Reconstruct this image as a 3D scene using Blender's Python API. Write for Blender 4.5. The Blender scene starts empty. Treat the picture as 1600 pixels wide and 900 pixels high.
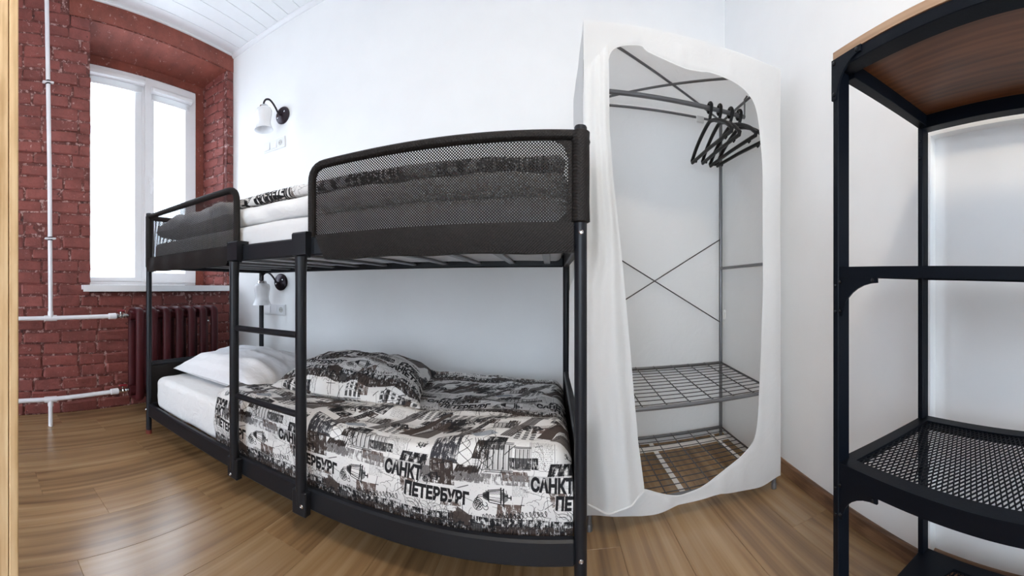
import bpy, bmesh, math, random
import numpy as np
from math import sin, cos, pi, atan2, hypot, sqrt
from mathutils import Vector, Matrix, noise

SC = bpy.context.scene
COL = SC.collection
rnd = random.Random(7)

# ------------------------------------------------------------------ camera (stitched cylindrical panorama)
F, U0, CAM_H = 574.06, 860.4, 0.8625
cam = bpy.data.cameras.new('camera')
cam.type = 'PANO'
cam.panorama_type = 'CENTRAL_CYLINDRICAL'
cam.central_cylindrical_range_u_min = (0 - U0) / F
cam.central_cylindrical_range_u_max = (1600 - U0) / F
cam.central_cylindrical_range_v_min = -450 / F
cam.central_cylindrical_range_v_max = 450 / F
cam.central_cylindrical_radius = 1.0
cam.clip_start = 0.02
camo = bpy.data.objects.new('camera', cam)
camo.location = (0, 0, CAM_H)
camo.rotation_euler = (pi / 2, 0, 0)
COL.objects.link(camo)
SC.camera = camo

# ------------------------------------------------------------------ world, lights, exposure
world = bpy.data.worlds.new('overcast_sky')
SC.world = world
world.use_nodes = True
bg = world.node_tree.nodes['Background']
bg.inputs['Color'].default_value = (0.735, 0.86, 1.0, 1)
bg.inputs['Strength'].default_value = 9.6
SC.view_settings.view_transform = 'Standard'
SC.view_settings.look = 'None'
SC.view_settings.gamma = 1.0
SC.view_settings.use_curve_mapping = False
SC.view_settings.exposure = -0.16
SC.cycles.use_denoising = True
SC.cycles.max_bounces = 14
SC.cycles.diffuse_bounces = 9
SC.cycles.transparent_max_bounces = 24
SC.cycles.sample_clamp_indirect = 8.0

pl = bpy.data.lights.new('window_portal', 'AREA')
pl.shape = 'RECTANGLE'; pl.size = 1.10; pl.size_y = 1.80
pl.cycles.is_portal = True
po = bpy.data.objects.new('window_portal', pl)
po.location = (-2.86, 1.386, 1.77)
po.rotation_euler = (0, -pi / 2, 0)          # area light shines along local -Z -> +X
COL.objects.link(po)
p2 = bpy.data.lights.new('window_portal', 'AREA')           # portal of the fill window added behind the camera
p2.shape = 'RECTANGLE'; p2.size = 2.45; p2.size_y = 1.70
p2.cycles.is_portal = True
p2o = bpy.data.objects.new('window_portal', p2)
p2o.location = (-0.825, -1.72, 1.10)
p2o.rotation_euler = (-pi / 2, 0, 0)
COL.objects.link(p2o)
FILL_LAMP_POWER = 28.0

# ------------------------------------------------------------------ room constants
XA, YB, ZC = -2.4705, 2.1155, 2.9166         # brick wall, lamp wall, ceiling
CA = 0.0903                                   # the right wall leans away by this angle
YBACK = -1.6


def wall_c(y, off=0.0):                       # x of the right wall's face at depth y
    return 1.0742 - (YB - y) * math.tan(CA) - off / cos(CA) + 0.012


# ------------------------------------------------------------------ helpers: objects
def wloc(o):
    v = Vector((0, 0, 0))
    while o is not None:
        v = v + o.location
        o = o.parent
    return v


def tag(o, label=None, cat=None, group=None, kind=None):
    if label: o['label'] = label
    if cat: o['category'] = cat
    if group: o['group'] = group
    if kind: o['kind'] = kind
    return o


def empty(name, loc, label=None, cat=None, group=None, kind=None, parent=None):
    o = bpy.data.objects.new(name, None)
    o.empty_display_size = 0.05
    COL.objects.link(o)
    if parent is not None:
        o.parent = parent
        o.location = Vector(loc) - wloc(parent)
    else:
        o.location = loc
    return tag(o, label, cat, group, kind)


class MB:
    """Collects vertices and faces in world coordinates; build() links them as one mesh object."""

    def __init__(self):
        self.v, self.f, self.uv = [], [], None

    def add(self, verts, faces):
        n = len(self.v)
        self.v += [tuple(p) for p in verts]
        self.f += [tuple(i + n for i in f) for f in faces]
        return self

    def box(self, x0, x1, y0, y1, z0, z1, c=0.0):
        if c <= 0:
            vs = [(x, y, z) for x in (x0, x1) for y in (y0, y1) for z in (z0, z1)]
            return self.add(vs, [(0, 1, 3, 2), (4, 6, 7, 5), (0, 4, 5, 1), (2, 3, 7, 6), (0, 2, 6, 4), (1, 5, 7, 3)])
        bm = bmesh.new()
        bmesh.ops.create_cube(bm, size=1)
        for q in bm.verts:
            q.co = ((x0 + x1) / 2 + q.co.x * (x1 - x0), (y0 + y1) / 2 + q.co.y * (y1 - y0), (z0 + z1) / 2 + q.co.z * (z1 - z0))
        bmesh.ops.bevel(bm, geom=bm.edges[:], offset=c, segments=1, affect='EDGES', profile=0.5)
        bm.verts.index_update()
        self.add([q.co[:] for q in bm.verts], [[q.index for q in f.verts] for f in bm.faces])
        bm.free()
        return self

    def tube(self, pts, r, n=12, closed=False, cap=True, ry=None, up=None):
        """A tube swept along pts. r: radius or list. ry: second radius for an oval."""
        P = [Vector(p) for p in pts]
        m = len(P)
        rad = r if isinstance(r, (list, tuple)) else [r] * m
        rings = []
        prev = None
        for i in range(m):
            if closed:
                t = (P[(i + 1) % m] - P[i - 1])
            else:
                t = (P[min(i + 1, m - 1)] - P[max(i - 1, 0)])
            t = t.normalized()
            if prev is None:
                a = Vector(up) if up else (Vector((0, 0, 1)) if abs(t.z) < 0.9 else Vector((1, 0, 0)))
                b = t.cross(a).normalized()
            else:
                b = (prev - t * prev.dot(t))
                if b.length < 1e-6:
                    b = t.orthogonal()
                b.normalize()
            prev = b
            c = t.cross(b).normalized()
            r2 = ry if ry else rad[i]
            rings.append([P[i] + b * (rad[i] * cos(2 * pi * k / n)) + c * (r2 * sin(2 * pi * k / n)) for k in range(n)])
        vs = [q for ring in rings for q in ring]
        fs = []
        for i in range(m if closed else m - 1):
            j = (i + 1) % m
            for k in range(n):
                k2 = (k + 1) % n
                fs.append((i * n + k, i * n + k2, j * n + k2, j * n + k))
        if cap and not closed:
            fs.append(tuple(range(n - 1, -1, -1)))
            fs.append(tuple((m - 1) * n + k for k in range(n)))
        return self.add(vs, fs)

    def cyl(self, a, b, r, n=16, r2=None):
        return self.tube([a, b], [r, r if r2 is None else r2], n)

    def lathe(self, prof, origin, axis=(0, 0, 1), n=24, xdir=None):
        """prof: (radius, height) pairs, turned about axis."""
        ax = Vector(axis).normalized()
        b = ax.orthogonal().normalized()
        c = ax.cross(b)
        o = Vector(origin)
        vs, fs = [], []
        for r, h in prof:
            for k in range(n):
                a = 2 * pi * k / n
                vs.append(o + ax * h + b * (r * cos(a)) + c * (r * sin(a)))
        for i in range(len(prof) - 1):
            for k in range(n):
                k2 = (k + 1) % n
                fs.append((i * n + k, i * n + k2, (i + 1) * n + k2, (i + 1) * n + k))
        if prof[0][0] > 1e-5: fs.append(tuple(range(n - 1, -1, -1)))
        if prof[-1][0] > 1e-5: fs.append(tuple((len(prof) - 1) * n + k for k in range(n)))
        return self.add(vs, fs)

    def prism(self, poly, d):
        """poly: list of 3-D points (planar loop); d: extrusion vector."""
        n = len(poly)
        d = Vector(d)
        vs = [Vector(p) for p in poly] + [Vector(p) + d for p in poly]
        fs = [tuple(range(n - 1, -1, -1)), tuple(n + k for k in range(n))]
        fs += [(k, (k + 1) % n, n + (k + 1) % n, n + k) for k in range(n)]
        return self.add(vs, fs)

    def grid(self, nu, nv, fn, closed_u=False):
        vs = [fn(i / (nu - 1 if not closed_u else nu), j / (nv - 1)) for i in range(nu) for j in range(nv)]
        fs = []
        for i in range(nu if closed_u else nu - 1):
            i2 = (i + 1) % nu
            for j in range(nv - 1):
                fs.append((i * nv + j, i2 * nv + j, i2 * nv + j + 1, i * nv + j + 1))
        return self.add(vs, fs)

    def build(self, name, mat, parent=None, smooth=30, label=None, cat=None, group=None, kind=None, fix=True, uv=None, origin=None):
        me = bpy.data.meshes.new(name)
        if parent is not None:
            off = wloc(parent)
        else:
            vs = np.array(self.v, dtype=float)
            off = Vector(((vs[:, 0].min() + vs[:, 0].max()) / 2, (vs[:, 1].min() + vs[:, 1].max()) / 2, vs[:, 2].min()))
        me.from_pydata([(p[0] - off.x, p[1] - off.y, p[2] - off.z) for p in self.v], [], self.f)
        if fix:
            bm = bmesh.new(); bm.from_mesh(me)
            bmesh.ops.recalc_face_normals(bm, faces=bm.faces[:])
            bm.to_mesh(me); bm.free()
        if smooth:
            me.polygons.foreach_set('use_smooth', [True] * len(me.polygons))
            me.set_sharp_from_angle(angle=math.radians(smooth))
        if uv is not None:
            lay = me.uv_layers.new(name='print')
            idx = np.zeros(len(me.loops), dtype=np.int32)
            me.loops.foreach_get('vertex_index', idx)
            lay.data.foreach_set('uv', np.array(uv, dtype=np.float32)[idx].ravel())
        me.materials.append(mat)
        o = bpy.data.objects.new(name, me)
        COL.objects.link(o)
        if parent is not None:
            o.parent = parent
        else:
            o.location = off
        me.update()
        return tag(o, label, cat, group, kind)


def arc(cx, cy, r, a0, a1, n):
    return [(cx + r * cos(a0 + (a1 - a0) * k / n), cy + r * sin(a0 + (a1 - a0) * k / n)) for k in range(n + 1)]


def fillet(pts, r, n=6):
    """Round the inner corners of an open 3-D polyline."""
    P = [Vector(p) for p in pts]
    out = [P[0]]
    for i in range(1, len(P) - 1):
        a = (P[i - 1] - P[i]); b = (P[i + 1] - P[i])
        q = min(r, a.length * 0.49, b.length * 0.49)
        p0 = P[i] + a.normalized() * q; p1 = P[i] + b.normalized() * q
        for k in range(n + 1):
            t = k / n
            out.append(p0 * (1 - t) ** 2 + P[i] * (2 * t * (1 - t)) + p1 * t ** 2)
    out.append(P[-1])
    return out


# ------------------------------------------------------------------ helpers: materials
def s2l(c):
    c = c / 255.0
    return c / 12.92 if c <= 0.04045 else ((c + 0.055) / 1.055) ** 2.4


def rgb(r, g, b):
    return (s2l(r), s2l(g), s2l(b), 1)


class Nodes:
    def __init__(self, name):
        self.m = bpy.data.materials.new(name)
        self.m.use_nodes = True
        self.t = self.m.node_tree
        self.b = self.t.nodes['Principled BSDF']
        self.out = self.t.nodes['Material Output']

    def n(self, kind, **kw):
        nd = self.t.nodes.new(kind)
        for k, v in kw.items():
            if k in nd.inputs: nd.inputs[k].default_value = v
            else: setattr(nd, k, v)
        return nd

    def l(self, a, b):
        self.t.links.new(a, b)

    def ramp(self, stops, interp='LINEAR'):
        nd = self.n('ShaderNodeValToRGB')
        cr = nd.color_ramp
        cr.interpolation = interp
        while len(cr.elements) < len(stops): cr.elements.new(0.5)
        for e, (p, c) in zip(cr.elements, stops):
            e.position = p; e.color = c
        return nd

    def mix(self, fac, a, b, blend='MIX'):
        nd = self.n('ShaderNodeMix', data_type='RGBA', blend_type=blend)
        for s, val in ((nd.inputs[0], fac), (nd.inputs[6], a), (nd.inputs[7], b)):
            if hasattr(val, 'links'): self.l(val, s)
            else: s.default_value = val
        return nd.outputs[2]

    def math(self, op, a, b=0.0):
        nd = self.n('ShaderNodeMath', operation=op)
        for s, val in ((nd.inputs[0], a), (nd.inputs[1], b)):
            if hasattr(val, 'links'): self.l(val, s)
            else: s.default_value = val
        return nd.outputs[0]

    def coord(self, scale=(1, 1, 1), kind='Object', shift=False):
        tc = self.n('ShaderNodeTexCoord')
        mp = self.n('ShaderNodeMapping')
        mp.inputs['Scale'].default_value = scale
        self.l(tc.outputs[kind], mp.inputs['Vector'])
        if shift:                                   # a different piece of the pattern for every object
            oi = self.n('ShaderNodeObjectInfo')
            mul = self.math('MULTIPLY', oi.outputs['Random'], 37.0)
            cb = self.n('ShaderNodeCombineXYZ')
            for i in range(3): self.l(mul, cb.inputs[i])
            self.l(cb.outputs[0], mp.inputs['Location'])
        return mp.outputs[0]

    def bump(self, h, strength=0.3, dist=0.01):
        nd = self.n('ShaderNodeBump')
        nd.inputs['Strength'].default_value = strength
        nd.inputs['Distance'].default_value = dist
        self.l(h, nd.inputs['Height'])
        self.l(nd.outputs[0], self.b.inputs['Normal'])


def plain(name, col, rough=0.5, metal=0.0, spec=0.5, var=0.06, scale=20, bump=0.0):
    N = Nodes(name)
    co = N.coord()
    nz = N.n('ShaderNodeTexNoise', Scale=scale, Detail=4.0)
    N.l(co, nz.inputs['Vector'])
    lo = tuple(c * (1 - var) for c in col[:3]) + (1,)
    hi = tuple(min(1, c * (1 + var)) for c in col[:3]) + (1,)
    rp = N.ramp([(0.3, lo), (0.7, hi)])
    N.l(nz.outputs[0], rp.inputs[0])
    N.l(rp.outputs[0], N.b.inputs['Base Color'])
    N.b.inputs['Roughness'].default_value = rough
    N.b.inputs['Metallic'].default_value = metal
    N.b.inputs['Specular IOR Level'].default_value = spec
    if bump: N.bump(nz.outputs[0], bump, 0.004)
    return N.m


M = {}
M['wall'] = plain('white_wall_paint', (0.87, 0.87, 0.865, 1), 0.75, var=0.012, scale=6, bump=0.03)
M['ceiling'] = plain('white_plastic_panel', (0.84, 0.85, 0.86, 1), 0.35, var=0.01)
M['plastic'] = plain('white_plastic', (0.80, 0.80, 0.81, 1), 0.3, var=0.01)
M['pipe'] = plain('white_enamel', rgb(224, 222, 226), 0.3, var=0.03, scale=14)
M['bed'] = plain('charcoal_powder_coat', rgb(26, 28, 33), 0.38, 0.0, 0.30, 0.08, 200)
M['bed_foot'] = plain('reddish_foot_cap', rgb(110, 45, 35), 0.6)
M['black_metal'] = plain('blue_black_metal', rgb(9, 14, 22), 0.45, 0.0, 0.14, 0.10, 160, 0.05)
M['rivet'] = plain('black_rivet', rgb(30, 32, 36), 0.25, 0.5)
M['chrome'] = plain('bright_steel', rgb(205, 205, 205), 0.22, 1.0, var=0.03)
M['pole'] = plain('grey_wardrobe_pole', rgb(112, 112, 114), 0.32, 0.55, var=0.05)
M['wire'] = plain('dark_grey_wire', rgb(64, 62, 62), 0.4, 0.3, var=0.05)
M['hanger'] = plain('black_plastic', rgb(16, 14, 14), 0.4, 0.0, 0.3, 0.05)
M['bronze'] = plain('dark_bronze', rgb(48, 40, 46), 0.3, 0.6, var=0.08)
M['radiator'] = plain('maroon_enamel', rgb(66, 23, 27), 0.5, 0.0, 0.25, 0.10, 12)
M['valve'] = plain('red_valve', rgb(130, 30, 40), 0.4)
M['socket_grey'] = plain('socket_well', rgb(196, 194, 190), 0.4)
M['dark_hole'] = plain('dark_hole', rgb(30, 30, 32), 0.7)
M['strap'] = plain('white_webbing', rgb(222, 218, 212), 0.8, var=0.04)
M['clear_tie'] = plain('pale_plastic_clip', rgb(225, 224, 222), 0.4)


def wood_mat(name, dark, mid, light, sc=(9, 0.9, 9), rough=0.4, random_tone=0.25, bump=0.08, ring=2.0, spec=0.5, wave=0.10, lo=0.36, hi=0.65):
    N = Nodes(name)
    co = N.coord(sc, shift=True)
    n1 = N.n('ShaderNodeTexNoise', Scale=1.2, Detail=3.0, Distortion=0.6)
    N.l(co, n1.inputs['Vector'])
    wv = N.n('ShaderNodeTexWave', wave_type='BANDS', bands_direction='X', Scale=ring, Distortion=9.0, Detail=3.0)
    wv.inputs['Detail Scale'].default_value = 0.9
    N.l(co, wv.inputs['Vector'])
    co2 = N.coord((sc[0] * 14, sc[1] * 2.2, sc[2] * 14), shift=True)
    n2 = N.n('ShaderNodeTexNoise', Scale=1.0, Detail=5.0)
    N.l(co2, n2.inputs['Vector'])
    a = N.math('MULTIPLY', n1.outputs[0], 0.62)
    b = N.math('MULTIPLY', wv.outputs[1], wave)
    c = N.math('MULTIPLY', n2.outputs[0], 0.40 - wave)
    s = N.math('ADD', N.math('ADD', a, b), c)
    rp = N.ramp([(lo, dark), (0.50, mid), (hi, light)])
    N.l(s, rp.inputs[0])
    oi = N.n('ShaderNodeObjectInfo')
    tone = N.math('ADD', N.math('MULTIPLY', oi.outputs['Random'], random_tone), 1 - random_tone / 2)
    hs = N.n('ShaderNodeHueSaturation')
    N.l(tone, hs.inputs['Value'])
    N.l(rp.outputs[0], hs.inputs['Color'])
    N.l(hs.outputs[0], N.b.inputs['Base Color'])
    N.b.inputs['Roughness'].default_value = rough
    N.b.inputs['Specular IOR Level'].default_value = spec
    N.bump(s, bump, 0.002)
    return N.m


M['floor'] = wood_mat('oak_laminate', rgb(100, 76, 52), rgb(148, 117, 82), rgb(176, 147, 110), sc=(6, 0.6, 6), rough=0.27, random_tone=0.14, bump=0.04, ring=1.0, lo=0.27, hi=0.74, spec=0.85)
M['skirting'] = wood_mat('brown_skirting', rgb(84, 60, 44), rgb(120, 88, 64), rgb(146, 112, 84), rough=0.45, random_tone=0.05)
M['oak'] = wood_mat('pale_oak', rgb(186, 150, 104), rgb(222, 190, 146), rgb(240, 214, 172), sc=(22, 22, 0.8), rough=0.5, random_tone=0.04, ring=1.5)
M['edge_wood'] = wood_mat('pale_edge_wood', rgb(140, 108, 82), rgb(176, 142, 112), rgb(196, 164, 134), sc=(9, 0.9, 9), rough=0.5, random_tone=0.0)
M['shelf_wood'] = wood_mat('brown_shelf_wood', rgb(66, 38, 20), rgb(94, 54, 27), rgb(116, 70, 38), sc=(9, 0.9, 9), rough=0.45, random_tone=0.0)


def brick_mat(name, base, mort=False, chip_at=None, pit_at=0.36):
    N = Nodes(name)
    co = N.coord((1, 1, 1), shift=not mort)
    big = N.n('ShaderNodeTexNoise', Scale=7.0, Detail=5.0, Roughness=0.65)
    N.l(co, big.inputs['Vector'])
    fine = N.n('ShaderNodeTexNoise', Scale=70.0, Detail=5.0, Roughness=0.7)
    N.l(co, fine.inputs['Vector'])
    lo = tuple(c * 0.72 for c in base[:3]) + (1,)
    hi = tuple(c * 1.22 for c in base[:3]) + (1,)
    rp = N.ramp([(0.30, lo), (0.70, hi)])
    N.l(big.outputs[0], rp.inputs[0])
    # pale chips where the paint has come off, and small dark pits
    chip = N.n('ShaderNodeTexNoise', Scale=26.0, Detail=6.0, Roughness=0.75)
    N.l(co, chip.inputs['Vector'])
    ca = chip_at or (0.625 if not mort else 0.62)
    cm = N.ramp([(ca, (0, 0, 0, 1)), (ca + 0.035, (1, 1, 1, 1))])
    N.l(chip.outputs[0], cm.inputs[0])
    col = N.mix(N.math('MULTIPLY', cm.outputs[0], 0.6), rp.outputs[0], rgb(214, 178, 172))
    pit = N.ramp([(pit_at - 0.05, (1, 1, 1, 1)), (pit_at, (0, 0, 0, 1))])
    pn = N.n('ShaderNodeTexNoise', Scale=17.0, Detail=5.0, Roughness=0.7, Distortion=0.8)
    N.l(co, pn.inputs['Vector'])
    N.l(pn.outputs[0], pit.inputs[0])
    col = N.mix(N.math('MULTIPLY', pit.outputs[0], 0.75), col, rgb(40, 22, 24))
    oi = N.n('ShaderNodeObjectInfo')
    tone = N.math('ADD', N.math('MULTIPLY', oi.outputs['Random'], 0.22), 0.89)
    hs = N.n('ShaderNodeHueSaturation')
    N.l(tone, hs.inputs['Value']); N.l(col, hs.inputs['Color'])
    N.l(hs.outputs[0], N.b.inputs['Base Color'])
    N.b.inputs['Roughness'].default_value = 0.55
    N.b.inputs['Specular IOR Level'].default_value = 0.35
    h = N.math('ADD', N.math('MULTIPLY', big.outputs[0], 0.8), N.math('MULTIPLY', fine.outputs[0], 0.35))
    N.bump(h, 0.9, 0.014)
    return N.m


M['brick'] = brick_mat('red_painted_brick', rgb(132, 73, 67))
M['mortar'] = brick_mat('red_painted_mortar', rgb(108, 57, 52), True, 0.53, 0.42)
M['plaster'] = brick_mat('red_painted_plaster', rgb(134, 72, 60), True)


def cloth(name, col, rough=0.85, transl=0.0, stripes=False, var=0.03, crumple=0.25):
    N = Nodes(name)
    co = N.coord()
    nz = N.n('ShaderNodeTexNoise', Scale=9.0, Detail=3.0)
    N.l(co, nz.inputs['Vector'])
    lo = tuple(c * (1 - var) for c in col[:3]) + (1,)
    rp = N.ramp([(0.3, lo), (0.7, col)])
    N.l(nz.outputs[0], rp.inputs[0])
    N.l(rp.outputs[0], N.b.inputs['Base Color'])
    N.b.inputs['Roughness'].default_value = rough
    N.b.inputs['Specular IOR Level'].default_value = 0.2
    if stripes:                                        # satin stripe woven into the cotton
        sx = N.n('ShaderNodeSeparateXYZ'); N.l(co, sx.inputs[0])
        st = N.math('GREATER_THAN', N.math('SINE', N.math('MULTIPLY', sx.outputs[1], 2 * pi / 0.045)), 0.0)
        N.l(N.math('ADD', N.math('MULTIPLY', st, -0.35), 0.85), N.b.inputs['Roughness'])
        N.l(N.mix(N.math('MULTIPLY', st, 0.5), rp.outputs[0], tuple(c * 0.90 for c in col[:3]) + (1,)), N.b.inputs['Base Color'])
    wz = N.n('ShaderNodeTexNoise', Scale=16.0, Detail=4.0, Distortion=1.0)
    N.l(co, wz.inputs['Vector'])
    N.bump(wz.outputs[0], crumple, 0.012)
    if transl:
        tr = N.n('ShaderNodeBsdfTranslucent')
        tr.inputs['Color'].default_value = col
        mx = N.n('ShaderNodeMixShader')
        mx.inputs[0].default_value = transl
        N.l(N.b.outputs[0], mx.inputs[1]); N.l(tr.outputs[0], mx.inputs[2])
        N.l(mx.outputs[0], N.out.inputs['Surface'])
    return N.m


M['sheet'] = cloth('white_cotton', (0.80, 0.80, 0.80, 1), crumple=0.7)
M['pillow'] = cloth('white_striped_cotton', (0.82, 0.82, 0.84, 1), stripes=True, crumple=0.5)
M['mattress'] = cloth('pale_mattress_cover', (0.72, 0.72, 0.73, 1))
M['fabric'] = cloth('white_wardrobe_fabric', (0.88, 0.88, 0.875, 1), 0.75, transl=0.42, var=0.01)
M['blind'] = cloth('pale_blind_fabric', (0.72, 0.72, 0.72, 1), 0.8, transl=0.3)


def mesh_fabric(name, hole):
    """Dark knitted mesh; the holes are clear. hole: 0 = closed, larger = bigger holes. Pattern lies in the object's x-z or y-z plane."""
    N = Nodes(name)
    tc = N.n('ShaderNodeTexCoord')
    sx = N.n('ShaderNodeSeparateXYZ'); N.l(tc.outputs['Object'], sx.inputs[0])
    k = 2 * pi / 0.0062
    xy = N.math('ADD', sx.outputs[0], sx.outputs[1])
    a = N.math('SINE', N.math('MULTIPLY', N.math('ADD', xy, sx.outputs[2]), k * 0.7))
    b = N.math('SINE', N.math('MULTIPLY', N.math('SUBTRACT', xy, sx.outputs[2]), k * 0.7))
    s = N.math('ADD', a, b)
    nz = N.n('ShaderNodeTexNoise', Scale=300.0); N.l(tc.outputs['Object'], nz.inputs['Vector'])
    rp = N.ramp([(0.3, rgb(16, 14, 13)), (0.8, rgb(38, 33, 31))])
    N.l(nz.outputs[0], rp.inputs[0])
    N.l(rp.outputs[0], N.b.inputs['Base Color'])
    N.b.inputs['Roughness'].default_value = 0.6
    N.b.inputs['Specular IOR Level'].default_value = 0.25
    if hole:
        op = N.math('GREATER_THAN', s, hole)
        tr = N.n('ShaderNodeBsdfTransparent')
        mx = N.n('ShaderNodeMixShader')
        N.l(op, mx.inputs[0]); N.l(N.b.outputs[0], mx.inputs[1]); N.l(tr.outputs[0], mx.inputs[2])
        N.l(mx.outputs[0], N.out.inputs['Surface'])
    else:
        N.bump(s, 0.3, 0.002)
    return N.m


M['mesh'] = mesh_fabric('dark_mesh_fabric', 0.38)
M['mesh_dense'] = mesh_fabric('dark_dense_mesh_fabric', 0)


def glass_mat():
    N = Nodes('window_glass')
    tr = N.n('ShaderNodeBsdfTransparent')
    gl = N.n('ShaderNodeBsdfGlossy', Roughness=0.02)
    mx = N.n('ShaderNodeMixShader'); mx.inputs[0].default_value = 0.06
    N.l(tr.outputs[0], mx.inputs[1]); N.l(gl.outputs[0], mx.inputs[2])
    N.l(mx.outputs[0], N.out.inputs['Surface'])
    return N.m


M['glass'] = glass_mat()
N_ = Nodes('frosted_white_glass')
N_.b.inputs['Base Color'].default_value = (0.85, 0.85, 0.86, 1)
N_.b.inputs['Roughness'].default_value = 0.25
N_.b.inputs['Subsurface Weight'].default_value = 0.3
N_.b.inputs['Subsurface Radius'].default_value = (0.02, 0.02, 0.02)
M['opal'] = N_.m
N_ = Nodes('fill_lamp_diffuser')
N_.b.inputs['Base Color'].default_value = (0.8, 0.8, 0.8, 1)
N_.b.inputs['Emission Color'].default_value = (1.0, 0.86, 0.66, 1)
N_.b.inputs['Emission Strength'].default_value = 0.0
M['diffuser'] = N_.m


# ------------------------------------------------------------------ the bedding print, drawn here pixel by pixel
TILE_W, TILE_H, PXW, PXH = 0.44, 0.50, 880, 1000     # metres and pixels of one repeat


def text_tris(s, bold):
    cu = bpy.data.curves.new('t', 'FONT')
    cu.body = s; cu.size = 1.0; cu.offset = bold; cu.resolution_u = 3
    ob = bpy.data.objects.new('t', cu)
    COL.objects.link(ob)
    dg = bpy.context.evaluated_depsgraph_get()
    ev = ob.evaluated_get(dg)
    me = ev.to_mesh()
    me.calc_loop_triangles()
    v = np.array([p.co[:2] for p in me.vertices])
    t = np.array([q.vertices[:] for q in me.loop_triangles])
    ev.to_mesh_clear()
    bpy.data.objects.remove(ob); bpy.data.curves.remove(cu)
    return v, t


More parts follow.
